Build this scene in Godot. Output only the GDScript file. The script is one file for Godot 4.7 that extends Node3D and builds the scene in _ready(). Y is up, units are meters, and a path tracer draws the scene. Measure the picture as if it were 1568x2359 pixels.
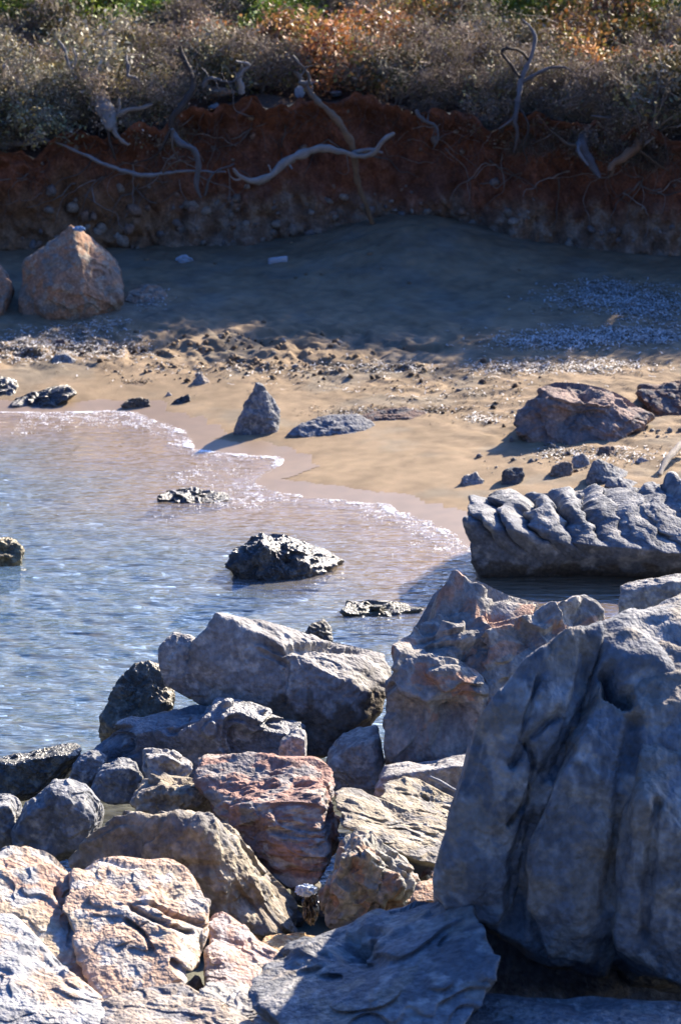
extends Node3D
# A small rocky cove: sea in front, a sand beach, a red earth bank in its own shade and scrub on the slope above.
const F := 5318.0            # focal length in the units of the measured picture (1568 x 2358)
const CAM_Y := 5.0
const PITCH := 14.0
const SUN_EL := 28.5
const SUN_AZ := 36.0         # degrees to the right of straight ahead
var rng := RandomNumberGenerator.new()
var taken := {}
var M := {}
var n_low: FastNoiseLite
var n_ridge: FastNoiseLite
var n_ledge: FastNoiseLite
var n_cell: FastNoiseLite
var n_col: FastNoiseLite
var n_col2: FastNoiseLite
var n_fine: FastNoiseLite
var cam_basis: Basis
var balls := {}

# ---------------------------------------------------------------- names, metas
func numbered(called: String) -> String:
	if not taken.has(called):
		taken[called] = 0
		return called
	taken[called] += 1
	return "%s_%03d" % [called, taken[called]]

func tag(o: Node, label := "", category := "", group := "", kind := "") -> void:
	if label: o.set_meta("label", label)
	if category: o.set_meta("category", category)
	if group: o.set_meta("group", group)
	if kind: o.set_meta("kind", kind)

func thing(called: String, at: Vector3, label: String, category: String, group := "") -> Node3D:
	var o := Node3D.new()
	o.name = numbered(called)
	add_child(o)
	o.position = at
	tag(o, label, category, group)
	return o

func mesh_of(v: PackedVector3Array, idx: PackedInt32Array, col: PackedColorArray, nor: PackedVector3Array, m: Material) -> ArrayMesh:
	var a := []
	a.resize(Mesh.ARRAY_MAX)
	a[Mesh.ARRAY_VERTEX] = v
	a[Mesh.ARRAY_NORMAL] = nor
	if col.size(): a[Mesh.ARRAY_COLOR] = col
	a[Mesh.ARRAY_INDEX] = idx
	var am := ArrayMesh.new()
	am.add_surface_from_arrays(Mesh.PRIMITIVE_TRIANGLES, a)
	am.surface_set_material(0, m)
	return am

func put_mesh(called: String, am: Mesh, parent: Node = null) -> MeshInstance3D:
	var o := MeshInstance3D.new()
	o.mesh = am
	if parent == null:
		o.name = numbered(called)
		add_child(o)
	else:
		o.name = called
		parent.add_child(o, true)
	return o

# ---------------------------------------------------------------- picture geometry
func ray(px: float, py: float) -> Vector3:
	return cam_basis * Vector3((px - 784.0) / F, (1179.0 - py) / F, -1.0)

func up_at(px: float, py: float, d: float) -> Vector3:   # the point at horizontal distance d ahead
	var r := ray(px, py)
	return Vector3(0, CAM_Y, 0) + r * (d / -r.z)

func at_level(px: float, py: float, y: float) -> Vector3:
	var r := ray(px, py)
	return Vector3(0, CAM_Y, 0) + r * ((y - CAM_Y) / r.y)

func on_ground(px: float, py: float) -> Vector3:
	var r := ray(px, py)
	r /= -r.z
	var d := maxf(9.0, (CAM_Y - 1.45) / -r.y)
	while d < 34.0:
		var p := Vector3(0, CAM_Y, 0) + r * d
		if p.y < ground_quick(p.x, d): return p
		d += 0.05
	return Vector3(0, CAM_Y, 0) + r * 31.0

# ---------------------------------------------------------------- terrain
var quick := PackedVector3Array()
var quick_nx := 0
var quick_i := 0
var quick_j := 0
func ground_quick(x: float, d: float) -> float:   # looked up in the finished beach sheet
	if x < -4.3 or x > 4.3 or d < 13.1 or d > 31.9 or quick.is_empty(): return ground(x, d)
	var i := quick_i + int(round((x + 4.4) / 8.8 * 251))
	var j := quick_j + int(round((d - 13.0) / 19.0 * 543))
	return quick[j * quick_nx + i].y

var shore := PackedVector2Array()
var bank_knots := [[-60.0, 30.0], [-8.0, 30.2], [-4.5, 30.9], [-2.2, 31.3], [0.0, 31.5], [1.5, 31.4], [3.0, 31.0], [4.6, 30.4], [9.0, 29.5], [60.0, 29.0]]
var rim_knots := [[-60.0, 2.3], [-8.0, 2.3], [-4.2, 2.25], [-3.2, 2.45], [-2.2, 2.6], [-1.0, 2.85], [0.2, 2.85], [1.5, 2.65], [3.0, 2.6], [4.6, 2.5], [60.0, 2.5]]

func knots(k: Array, x: float) -> float:
	for i in k.size() - 1:
		if x < k[i + 1][0]:
			var t: float = clampf((x - k[i][0]) / (k[i + 1][0] - k[i][0]), 0, 1)
			t = t * t * (3 - 2 * t)
			return lerpf(k[i][1], k[i + 1][1], t)
	return k[-1][1]

func bank_d(x: float) -> float:
	return knots(bank_knots, x)

func shore_dist(x: float, d: float) -> float:   # signed, positive on the beach side
	var p := Vector2(x, d)
	var best := 1e9
	var sea := false
	for i in shore.size() - 1:
		var a := shore[i]
		var ab := shore[i + 1] - a
		var t := clampf((p - a).dot(ab) / ab.length_squared(), 0, 1)
		best = minf(best, (p - a - ab * t).length_squared())
		if (a.x <= x) != (a.x + ab.x <= x) and a.y + ab.y * (x - a.x) / ab.x > d: sea = not sea
	return -sqrt(best) if sea else sqrt(best)

func near_shore(x: float) -> float:
	return 13.0 + 0.9 * clampf((x - 0.1) / 0.9, 0, 1) + 1.5 * clampf((x - 1.2) / 1.5, 0, 1)

func smooth(a: float, b: float, x: float) -> float:
	var t := clampf((x - a) / (b - a), 0, 1)
	return t * t * (3 - 2 * t)

func ground(x: float, d: float, sd := 1e9) -> float:
	if sd > 1e8: sd = shore_dist(x, d)
	var h := 0.0
	if sd > 0:
		var left := maxf(bank_d(x) - d, 0.0)
		var t := sd / (sd + left)
		h = 0.86 * pow(t, 0.95)
		h += 0.42 * exp(-pow((x - 1.0) / 1.5, 2.0)) * smooth(2.6, 0.1, left)
		if sd > 0.9:
			var rough := smooth(0.9, 2.4, sd)
			var band := exp(-pow((left - 5.0 - 0.15 * x) / 1.25, 2.0)) * smooth(2.0, 0.6, x)
			var ux := x + 0.35 * n_low.get_noise_2d(x * 1.1 + 3, d * 1.1)
			var ud := d + 0.35 * n_low.get_noise_2d(x * 1.1, d * 1.1 + 8)
			h += rough * (0.028 * n_low.get_noise_2d(x * 2.0, d * 2.0) + 0.012 * n_low.get_noise_2d(x * 5.0, d * 5.0) * smooth(1.0, 3.0, sd) + 0.02 * n_low.get_noise_2d(x * 0.6, d * 0.6))
			h += rough * (0.010 + 0.10 * band) * (n_low.get_noise_2d(ux * 1.5, ud * 1.3) + 0.2 * n_cell.get_noise_2d(ux * 1.5 + 40, ud * 1.4)) + rough * (0.004 + 0.025 * band) * n_low.get_noise_2d(x * 4.5 + 9, d * 4)
	else:
		h = maxf(0.085 * sd, (-0.5 if d > 8.0 else -1.3) + 0.06 * n_low.get_noise_2d(x * 2, d * 2))
		if sd < -1.0: h += 0.05 * smooth(-1.0, -3.0, sd) * n_low.get_noise_2d(x * 3.1, d * 3.1)
	var near := 0.17 * (near_shore(x) - d) - 0.22
	if d < 7.4: near = minf(near, lerpf(-1.2, near, smooth(6.2, 7.4, d)))  # made-up drop of the unseen near ground, cuts light bounced onto the rocks
	if near > h:
		h = near + 0.03 * n_low.get_noise_2d(x * 5, d * 5)
	return h

func hill(x: float, d: float) -> float:
	var b := d - bank_d(x) - 0.4
	return knots(rim_knots, x) + 0.13 * b + 0.004 * maxf(b, 0) * maxf(b, 0) * (1.0 if b < 14 else 0.6) + 0.10 * n_low.get_noise_2d(x * 0.8, d * 0.8)

func grid_sheet(xs: PackedFloat32Array, ds: PackedFloat32Array, fy: Callable, fc: Callable, m: Material) -> ArrayMesh:
	var nx := xs.size()
	var nd := ds.size()
	var v := PackedVector3Array()
	var c := PackedColorArray()
	v.resize(nx * nd)
	c.resize(nx * nd)
	for j in nd:
		for i in nx:
			v[j * nx + i] = fy.call(xs[i], ds[j])
			c[j * nx + i] = fc.call(xs[i], ds[j], v[j * nx + i].y)
	return sheet_from(v, c, nx, nd, m)

func sheet_from(v: PackedVector3Array, c: PackedColorArray, nx: int, nd: int, m: Material) -> ArrayMesh:
	var nor := PackedVector3Array()
	nor.resize(nx * nd)
	var idx := PackedInt32Array()
	idx.resize((nx - 1) * (nd - 1) * 6)
	var k := 0
	for j in nd:
		var j0 := maxi(j - 1, 0) * nx
		var j1 := mini(j + 1, nd - 1) * nx
		for i in nx:
			var n := (v[j * nx + mini(i + 1, nx - 1)] - v[j * nx + maxi(i - 1, 0)]).cross(v[j1 + i] - v[j0 + i])
			nor[j * nx + i] = n.normalized()
			if i < nx - 1 and j < nd - 1:
				var a := j * nx + i
				idx[k] = a
				idx[k + 1] = a + nx
				idx[k + 2] = a + 1
				idx[k + 3] = a + 1
				idx[k + 4] = a + nx
				idx[k + 5] = a + nx + 1
				k += 6
	return mesh_of(v, idx, c, nor, m)

func steps(list: Array) -> PackedFloat32Array:   # [a, b, step] stretches and single values
	var r := PackedFloat32Array()
	for e in list:
		if e is Array:
			var n := int(round((e[1] - e[0]) / e[2]))
			for i in n: r.append(e[0] + (e[1] - e[0]) * i / n)
		else:
			r.append(e)
	return r

# ---------------------------------------------------------------- rocks
func ball(n: int) -> Array:   # a cube blown up to a sphere: shared corners, so that it shades smoothly
	if balls.has(n): return balls[n]
	var dirs := PackedVector3Array()
	var idx := PackedInt32Array()
	var seen := {}
	for f in 6:
		var ids := PackedInt32Array()
		ids.resize((n + 1) * (n + 1))
		for j in n + 1:
			for i in n + 1:
				var g := [0, 0, 0]
				var ax := f / 2
				g[ax] = n if f % 2 else -n
				g[(ax + 1) % 3] = 2 * i - n
				g[(ax + 2) % 3] = 2 * j - n
				var key := Vector3i(g[0], g[1], g[2])
				if not seen.has(key):
					seen[key] = dirs.size()
					dirs.append(Vector3(tan(g[0] * PI / 4 / n), tan(g[1] * PI / 4 / n), tan(g[2] * PI / 4 / n)).normalized())
				ids[j * (n + 1) + i] = seen[key]
		for j in n:
			for i in n:
				var a := ids[j * (n + 1) + i]
				var b := ids[j * (n + 1) + i + 1]
				var c := ids[(j + 1) * (n + 1) + i]
				var d := ids[(j + 1) * (n + 1) + i + 1]
				if f % 2: idx.append_array([a, c, b, b, c, d])
				else: idx.append_array([a, b, c, b, d, c])
	balls[n] = [dirs, idx]
	return balls[n]

func hull(p: PackedVector3Array, c: Vector3) -> Array:   # planes of the convex hull: normals and distances from c
	var ns := PackedVector3Array()
	var ds := PackedFloat32Array()
	var n := p.size()
	for i in n - 2:
		for j in range(i + 1, n - 1):
			var e := p[j] - p[i]
			for k in range(j + 1, n):
				var m := e.cross(p[k] - p[i])
				var l := m.length()
				if l < 1e-7: continue
				m /= l
				var h := m.dot(p[i])
				var s := h - m.dot(c)
				if absf(s) < 1e-6: continue
				if s < 0:
					m = -m
					h = -h
					s = -s
				var ok := true
				for q in p:
					if m.dot(q) > h + 1e-5:
						ok = false
						break
				if not ok: continue
				for q in ns.size():
					if ns[q].dot(m) > 0.9995:
						ok = false
						break
				if ok:
					ns.append(m)
					ds.append(s)
	return [ns, ds]

# Adds one lobe (a weathered hull) to v, idx, col, nor.
func lobe(pts: PackedVector3Array, o: Dictionary, v: PackedVector3Array, idx: PackedInt32Array, col: PackedColorArray, nor: PackedVector3Array) -> void:
	var lo := pts[0]
	var hi := pts[0]
	var c := Vector3.ZERO
	for p in pts:
		lo = lo.min(p)
		hi = hi.max(p)
		c += p
	c /= pts.size()
	var ext := (hi - lo) * 0.5
	var size := (ext.x + ext.y + ext.z) / 3.0
	var hp := hull(pts, c)
	var ns: PackedVector3Array = hp[0]
	var ds: PackedFloat32Array = hp[1]
	var cr := RandomNumberGenerator.new()
	cr.seed = int(o.get("seed", 0)) * 977 + pts.size()
	for k in int(o.get("chops", 4)):   # broken faces
		var cd := Vector3(cr.randfn(), cr.randfn(), cr.randfn()).normalized()
		var sup := 0.0
		for p in pts: sup = maxf(sup, cd.dot(p - c))
		ns.append(cd)
		ds.append(sup * cr.randf_range(.88, .98))
	var np := ns.size()
	var b := ball(o.get("n", 40))
	var dirs: PackedVector3Array = b[0]
	var bi: PackedInt32Array = b[1]
	var off: Vector3 = Vector3(o.get("seed", 0) * 3.17, o.get("seed", 0) * 1.31, o.get("seed", 0) * 2.77)
	var A: float = o.get("lump", 0.06) * size
	var f1: float = o.get("f", 1.0) / size
	var R: float = o.get("ridge", 0.05) * size
	var f2: float = o.get("fr", 1.4) / size
	var L: float = o.get("ledge", 0.06) * size
	var f3: float = o.get("fl", 1.0) / size
	var P: float = o.get("pit", 0.0) * size
	var f4: float = o.get("fp", 2.0) / size
	var G: float = o.get("fine", 0.02) * size
	var f5: float = o.get("ff", 5.0) / size
	var fl: float = o.get("flute", 0.0)
	var ff: float = o.get("flute_f", 10.0)
	var flt: float = o.get("flute_tilt", 0.3)
	var round_: float = o.get("round", 0.10)
	var cuts: Array = o.get("cuts", [])
	var vein: float = o.get("vein", 0.0)
	var stain: float = o.get("stain", -10.0)
	var str_: Vector3 = o.get("stretch", Vector3.ONE)
	var pal: Array = o.pal
	var cs: float = o.get("cf", 1.0) / size
	var first := v.size()
	var to_cam := (Vector3(0, CAM_Y, 0) - c).normalized() * 0.33
	var nv := dirs.size()
	var mine := PackedVector3Array()
	mine.resize(nv)
	var mn := PackedVector3Array()
	mn.resize(nv)
	var mc := PackedColorArray()
	mc.resize(nv)
	for i in nv:
		var d := (dirs[i] * ext).normalized()
		d = (d + to_cam).normalized()
		var r1 := 1e9
		var r2 := 1e9
		for k in np:
			var t := ns[k].dot(d)
			if t > 0.001:
				t = ds[k] / t
				if t < r1:
					r2 = r1
					r1 = t
				elif t < r2:
					r2 = t
		var kk := round_ * size * 2.0
		var hh := maxf(kk - (r2 - r1), 0.0) / kk
		var r := r1 - hh * hh * kk * 0.25
		var q := c + d * r
		if d.dot(to_cam) < -0.12:   # the far side: coarse
			mine[i] = q + d * A * n_low.get_noise_3dv((q * str_ + off) * f1)
			mc[i] = pal[0]
			continue
		var w := (q * str_) + off
		var disp := A * n_low.get_noise_3dv(w * f1)
		var rd := n_ridge.get_noise_3dv(w * f2)
		disp -= R * maxf(rd, -0.2)
		var t3 := n_ledge.get_noise_3dv(w * f3) * 2.4
		var t0 := floorf(t3)
		disp += L * (t0 + smooth(0.4, 0.62, t3 - t0)) * 0.7
		if P > 0.0:
			disp -= P * maxf(0.0, 0.55 + n_cell.get_noise_3dv(w * f4) * -1.0 - 0.9)
			disp += P * n_cell.get_noise_3dv(w * f4) * 0.6
		if fl > 0.0:
			var s := w.x * ff + (w.y * flt) * ff + 1.9 * n_low.get_noise_3dv(w * 2.0) + 0.35 * n_low.get_noise_3dv(w * 5.0)
			var g := absf(sin(s))
			disp += fl * (sqrt(g) - 0.6) * clampf(0.75 + 1.2 * n_col.get_noise_3dv(w * 1.2), 0.3, 1.2) * smooth(o.get("flute_y0", -9.0), o.get("flute_y1", -8.0), q.y)
		disp += G * n_fine.get_noise_3dv(w * f5)
		q += d * disp
		if cuts.size():
			var sc := project(q)
			for cut in cuts:
				var best := 1e9
				var pl: Array = cut[2]
				for e in pl.size() - 1:
					var a := Vector2(pl[e][0], pl[e][1])
					var ab := Vector2(pl[e + 1][0], pl[e + 1][1]) - a
					var tt := clampf((sc - a).dot(ab) / ab.length_squared(), 0, 1)
					best = minf(best, (sc - a - ab * tt).length_squared())
				best = sqrt(best) + 7.0 * n_fine.get_noise_3dv(w * 9.0)
				if best < cut[0] and d.dot(to_cam) > -0.1:
					q -= d * cut[1] * (1.0 - smooth(0.25, 1.0, best / cut[0]))
		mine[i] = q
		var a1 := n_col.get_noise_3dv(w * cs * 1.3) * 1.7
		var a2 := n_col2.get_noise_3dv(w * cs * 2.9) * 1.7
		var a3 := n_fine.get_noise_3dv(w * cs * 7.0)
		var cc: Color = pal[0]
		cc = cc.lerp(pal[1], smooth(-0.1, 0.35, a1 + 0.25 * a3))
		cc = cc.lerp(pal[2], smooth(0.15, 0.5, a2 + 0.35 * a3))
		if pal.size() > 3: cc = cc.lerp(pal[3], smooth(0.2, 0.42, n_col.get_noise_3dv(w * cs * 2.0 + Vector3(31, 7, 3)) * 1.6 + 0.3 * a3))
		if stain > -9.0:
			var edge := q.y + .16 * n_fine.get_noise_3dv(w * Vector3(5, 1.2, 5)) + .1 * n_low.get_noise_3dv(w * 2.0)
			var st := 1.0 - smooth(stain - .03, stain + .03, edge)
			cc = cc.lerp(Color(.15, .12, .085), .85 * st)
		if vein > 0.0:
			var vn := absf(n_low.get_noise_3dv(w * Vector3(1.6, .7, 1.6) + Vector3(4, 2, 9)))
			cc = cc.lerp(Color(.55, .55, .54), vein * (1.0 - smooth(.004, .022, vn)))
		var g2 := 1.0 + 0.3 * a3
		mc[i] = Color(cc.r * g2, cc.g * g2, cc.b * g2)
	var base := first
	var ni := bi.size()
	var out := PackedInt32Array()
	out.resize(ni)
	var k2 := 0
	while k2 < ni:
		var ia := bi[k2]
		var ib := bi[k2 + 1]
		var ic := bi[k2 + 2]
		var fnr := (mine[ic] - mine[ia]).cross(mine[ib] - mine[ia])
		mn[ia] += fnr
		mn[ib] += fnr
		mn[ic] += fnr
		out[k2] = ia + base
		out[k2 + 1] = ib + base
		out[k2 + 2] = ic + base
		k2 += 3
	for i in nv: mn[i] = mn[i].normalized()
	v.append_array(mine)
	col.append_array(mc)
	nor.append_array(mn)
	idx.append_array(out)

func project(p: Vector3) -> Vector2:
	var q := cam_basis.inverse() * (p - Vector3(0, CAM_Y, 0))
	return Vector2(784.0 + q.x / -q.z * F, 1179.0 - q.y / -q.z * F)

# lobes: lists of [x, y, metres behind the foot] measured in the picture; foot: distance of the rock's foot
func rock(called: String, foot: float, thick: float, lobes: Array, o: Dictionary, label: String, group := "", category := "rock") -> MeshInstance3D:
	var v := PackedVector3Array()
	var idx := PackedInt32Array()
	var col := PackedColorArray()
	var nor := PackedVector3Array()
	var all := []
	for l in lobes:
		var pts := PackedVector3Array()
		var mx := 0.0
		for e in l: mx += e[0]
		mx /= l.size()
		var lowest := -1e9
		var highest := 1e9
		for e in l:
			lowest = maxf(lowest, e[1])
			highest = minf(highest, e[1])
		for e in l: pts.append(up_at(e[0], e[1], foot + e[2]))
		for e in l:   # the far side
			var p := up_at(lerpf(e[0], mx, 0.18), lerpf(e[1], lowest, 0.12), foot + e[2])
			pts.append(p + Vector3(0, -thick * (0.02 + (CAM_Y - p.y) / -p.z), -thick))
		if o.get("brow", 0.0) > 0.0:   # a steep front up to a brow, the top lying back behind it
			for e in l:
				if e[1] < lerpf(highest, lowest, 0.5): pts.append(up_at(lerpf(e[0], mx, 0.1), lerpf(e[1], lowest, o.brow), foot + minf(e[2], 0.06)))
		if o.get("sink", 0.0) > 0.0:
			for e in l:
				if e[1] > lerpf(highest, lowest, 0.72): pts.append(up_at(lerpf(e[0], mx, 0.05), e[1], foot + e[2]) + Vector3(0, -o.sink, -0.02))
		all.append(pts)
	for pts in all: lobe(pts, o, v, idx, col, nor)
	# the mesh hangs on its own base point
	var lo := v[0]
	var hi := v[0]
	for p in v:
		lo = lo.min(p)
		hi = hi.max(p)
	var at := Vector3((lo.x + hi.x) / 2, lo.y, (lo.z + hi.z) / 2)
	for i in v.size(): v[i] -= at
	var mi := put_mesh(called, mesh_of(v, idx, col, nor, M[o.get("mat", "rock")]))
	mi.position = at
	tag(mi, label, category, group)
	return mi

func beach_rock(called: String, thick: float, pts: Array, o: Dictionary, label: String, group := "") -> MeshInstance3D:
	var low := pts[0] as Array
	for e in pts:
		if e[1] > low[1]: low = e
	var g := on_ground(low[0], low[1] - 2.0)
	return rock(called, -g.z - low[2], thick, [pts], {"sink": 0.12}.merged(o, true), label, group)

# ---------------------------------------------------------------- wood
class Builder:
	var v := PackedVector3Array()
	var idx := PackedInt32Array()
	var col := PackedColorArray()
	var nor := PackedVector3Array()

func tube(b: Builder, path: PackedVector3Array, r: PackedFloat32Array, c: Color, sides := 7, bark := 0.22) -> void:
	var n := path.size()
	var first := b.v.size()
	var side := Vector3.ZERO
	for i in n:
		var t := (path[mini(i + 1, n - 1)] - path[maxi(i - 1, 0)]).normalized()
		if side == Vector3.ZERO:
			side = t.cross(Vector3(0.3, 0.2, 1)).normalized()
		side = (side - t * side.dot(t)).normalized()
		var up := t.cross(side)
		for s in sides:
			var a := TAU * s / sides
			var d := side * cos(a) + up * sin(a)
			var k := 1.0 + bark * 2.2 * n_fine.get_noise_3dv(path[i] * 14.0 + d * 1.3)
			b.v.append(path[i] + d * r[i] * k)
			b.nor.append(d)
			var g := 1.0 + 0.5 * n_fine.get_noise_3d(path[i].x * 9 + d.x * 2, path[i].y * 9 + d.y * 2, path[i].z * 9)
			b.col.append(Color(c.r * g, c.g * g, c.b * g))
	for i in n - 1:
		for s in sides:
			var a := first + i * sides + s
			var e := first + i * sides + (s + 1) % sides
			b.idx.append_array([a, a + sides, e, e, a + sides, e + sides])
	for end in 2:   # rounded ends
		var at := 0 if end == 0 else n - 1
		var tip := path[at] + (path[at] - path[1 if end == 0 else n - 2]).normalized() * r[at] * 0.7
		var k := b.v.size()
		b.v.append(tip)
		b.nor.append((tip - path[at]).normalized())
		b.col.append(c)
		for s in sides:
			var a := first + at * sides + s
			var e := first + at * sides + (s + 1) % sides
			if end == 0: b.idx.append_array([k, a, e])
			else: b.idx.append_array([k, e, a])

# knots in the picture [x, y, metres behind d, radius in millimetres] smoothed into a knotty stick
func stick(b: Builder, d: float, ks: Array, c: Color, wiggle := 0.012, sides := 7, fat := 1.0) -> void:
	var P := []
	var W := []
	for e in ks:
		P.append(up_at(e[0], e[1], d + e[2]))
		W.append(e[3] * 0.001 * fat)
	stick3(b, P, W, c, wiggle, sides)

func stick3(b: Builder, P: Array, W: Array, c: Color, wiggle := 0.012, sides := 7) -> void:
	var path := PackedVector3Array()
	var r := PackedFloat32Array()
	var n := P.size()
	for i in n - 1:
		var m := maxi(3, int(P[i].distance_to(P[i + 1]) / 0.05))
		for k in m + (1 if i == n - 2 else 0):
			var t := float(k) / m
			var q: Vector3 = P[i].cubic_interpolate(P[i + 1], P[maxi(i - 1, 0)], P[mini(i + 2, n - 1)], t)
			q += wiggle * Vector3(n_low.get_noise_3dv(q * 4.0), n_low.get_noise_3dv(q * 4.0 + Vector3(9, 0, 0)), n_low.get_noise_3dv(q * 4.0 + Vector3(0, 9, 0)))
			path.append(q)
			r.append(lerpf(W[i], W[i + 1], t) * (1.0 + .5 * n_low.get_noise_3dv(q * 7.0)))
	tube(b, path, r, c, sides)

func part_of(b: Builder, called: String, m: Material, parent: Node) -> MeshInstance3D:
	var at: Vector3 = parent.position if parent is Node3D else Vector3.ZERO
	for i in b.v.size(): b.v[i] -= at
	return put_mesh(called, mesh_of(b.v, b.idx, b.col, b.nor, m), parent)

# ---------------------------------------------------------------- scrub
func leaf(b: Builder, p: Vector3, s: float, c: Color, aspect := 0.5) -> void:
	var d := Vector3(rng.randfn(), rng.randfn() + 0.3, rng.randfn()).normalized()
	var w := d.cross(Vector3(rng.randfn(), rng.randfn(), rng.randfn())).normalized() * s * aspect
	var n := d.cross(w).normalized()
	var k := b.v.size()
	b.v.append_array([p - d * s * 0.5, p + w * 0.5 + n * s * 0.12, p + d * s * 0.5, p - w * 0.5 + n * s * 0.12])
	b.nor.append_array([n, n, n, n])
	b.col.append_array([c, c, c, c])
	b.idx.append_array([k, k + 1, k + 2, k, k + 2, k + 3])

func twig(b: Builder, p: Vector3, q: Vector3, r: float, c: Color) -> void:   # three-sided, tapering, bent once
	var t := (q - p).normalized()
	var s := t.cross(Vector3(rng.randfn(), rng.randfn(), rng.randfn())).normalized()
	var u := t.cross(s)
	var mid := (p + q) * 0.5 + (s * rng.randfn() + u * rng.randfn()) * p.distance_to(q) * 0.07
	var k := b.v.size()
	for e in [[p, r], [mid, r * 0.75], [q, r * 0.3]]:
		for a in 3:
			var dd: Vector3 = s * cos(a * TAU / 3) + u * sin(a * TAU / 3)
			b.v.append(e[0] + dd * e[1])
			b.nor.append(dd)
			b.col.append(c)
	for i in 2:
		for a in 3:
			var x := k + i * 3 + a
			var y := k + i * 3 + (a + 1) % 3
			b.idx.append_array([x, x + 3, y, y, x + 3, y + 3])

# kind: leaf colours, share of bare twigs. Width about 1 m, height h.
func make_bush(called: String, h: float, leaves: int, twigs: int, size: float, cols: Array, twig_col: Color, m: Material, sd: int) -> Node3D:
	rng.seed = sd
	var o := Node3D.new()
	o.name = called
	var lb := Builder.new()
	var tb := Builder.new()
	var clumps := []
	for i in 16:
		var a := rng.randf() * TAU
		var e := sqrt(rng.randf())
		var y := h * (0.25 + 0.7 * (1 - e * e) * rng.randf_range(0.75, 1.1) + 0.12 * rng.randf())
		clumps.append([Vector3(cos(a) * e * 0.55, y, sin(a) * e * 0.55), rng.randf_range(0.07, 0.13), cols[rng.randi() % cols.size()]])
	for i in 7:
		var a := rng.randf() * TAU
		var q := Vector3(cos(a) * 0.3, h * rng.randf_range(0.35, 0.6), sin(a) * 0.3)
		twig(tb, Vector3(rng.randfn() * 0.05, -0.1, rng.randfn() * 0.05), q, 0.014, twig_col)
	for c in clumps:
		twig(tb, Vector3(c[0].x * 0.3, h * 0.15, c[0].z * 0.3), c[0], 0.008, twig_col)
		for k in twigs / 16:
			var q: Vector3 = c[0] + Vector3(rng.randfn(), rng.randfn() * 0.8 + 0.35, rng.randfn()) * c[1] * 1.1
			var g := rng.randf_range(0.6, 1.5)
			twig(tb, c[0] + Vector3(rng.randfn(), rng.randfn(), rng.randfn()) * c[1] * 0.5, q, rng.randf_range(0.0022, 0.0042), Color(twig_col.r * g, twig_col.g * g, twig_col.b * g))
		for k in leaves / 16:
			var q: Vector3 = c[0] + Vector3(rng.randfn(), rng.randfn() * 0.75, rng.randfn()) * c[1]
			if q.y < 0.02: continue
			var cc: Color = c[2] if rng.randf() < 0.75 else cols[rng.randi() % cols.size()]
			var g := rng.randf_range(0.6, 1.4)
			leaf(lb, q, size * rng.randf_range(0.6, 1.4), Color(cc.r * g, cc.g * g, cc.b * g))
	put_mesh("branches", mesh_of(tb.v, tb.idx, tb.col, tb.nor, M.bark), o)
	if lb.v.size(): put_mesh("foliage", mesh_of(lb.v, lb.idx, lb.col, lb.nor, m), o)
	return o

func tone(cols: Array, k: int) -> Array:   # a lighter or darker plant of its kind
	var g: float = [1.0, .5, 1.4, .75][k]
	return cols.map(func(c): return Color(c.r * g, c.g * g, c.b * g))

func noise(kind: int, freq: float, oct: int, sd: int, fractal := FastNoiseLite.FRACTAL_FBM) -> FastNoiseLite:
	var n := FastNoiseLite.new()
	n.noise_type = kind
	n.frequency = freq
	n.seed = sd
	n.fractal_type = fractal
	n.fractal_octaves = oct
	return n

func grain(freq: float, oct: int, sd: int, a: Color, b: Color, px := 1024, kind := FastNoiseLite.TYPE_SIMPLEX_SMOOTH, mid := 0.5) -> NoiseTexture2D:
	var t := NoiseTexture2D.new()
	t.width = px
	t.height = px
	t.seamless = true
	t.noise = noise(kind, freq, oct, sd)
	var g := Gradient.new()
	g.set_color(0, a)
	g.set_color(1, b)
	g.add_point(mid, a.lerp(b, 0.5))
	t.color_ramp = g
	return t

func mat(rough: float, tex: Texture2D, height: Texture2D, height_cm: float, scale: float, spec := 0.4) -> StandardMaterial3D:
	var m := StandardMaterial3D.new()
	m.vertex_color_use_as_albedo = true
	m.roughness = rough
	m.metallic_specular = spec
	m.uv1_triplanar = true
	m.uv1_world_triplanar = true
	m.uv1_scale = Vector3.ONE * scale
	if tex: m.albedo_texture = tex
	if height:
		m.heightmap_enabled = true
		m.heightmap_texture = height
		m.heightmap_scale = height_cm
	return m

# linear palettes
var GREY := [Color(.38, .36, .335), Color(.29, .275, .26), Color(.5, .47, .42)]
var BLUE := [Color(.25, .255, .265), Color(.18, .187, .2), Color(.38, .37, .35)]
var PINK := [Color(.36, .22, .17), Color(.26, .185, .16), Color(.42, .33, .27), Color(.24, .225, .21)]
var RED := [Color(.5, .29, .175), Color(.37, .24, .16), Color(.46, .36, .26), Color(.3, .26, .21)]
var TAN := [Color(.36, .3, .215), Color(.28, .235, .18), Color(.46, .4, .31), Color(.25, .23, .205)]
var PALE := [Color(.42, .33, .25), Color(.40, .27, .2), Color(.52, .47, .4), Color(.3, .3, .29)]
var DARK := [Color(.055, .052, .045), Color(.035, .035, .034), Color(.10, .092, .07)]
var UMBER := [Color(.2, .125, .1), Color(.15, .11, .1), Color(.28, .2, .16), Color(.19, .17, .16)]

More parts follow.
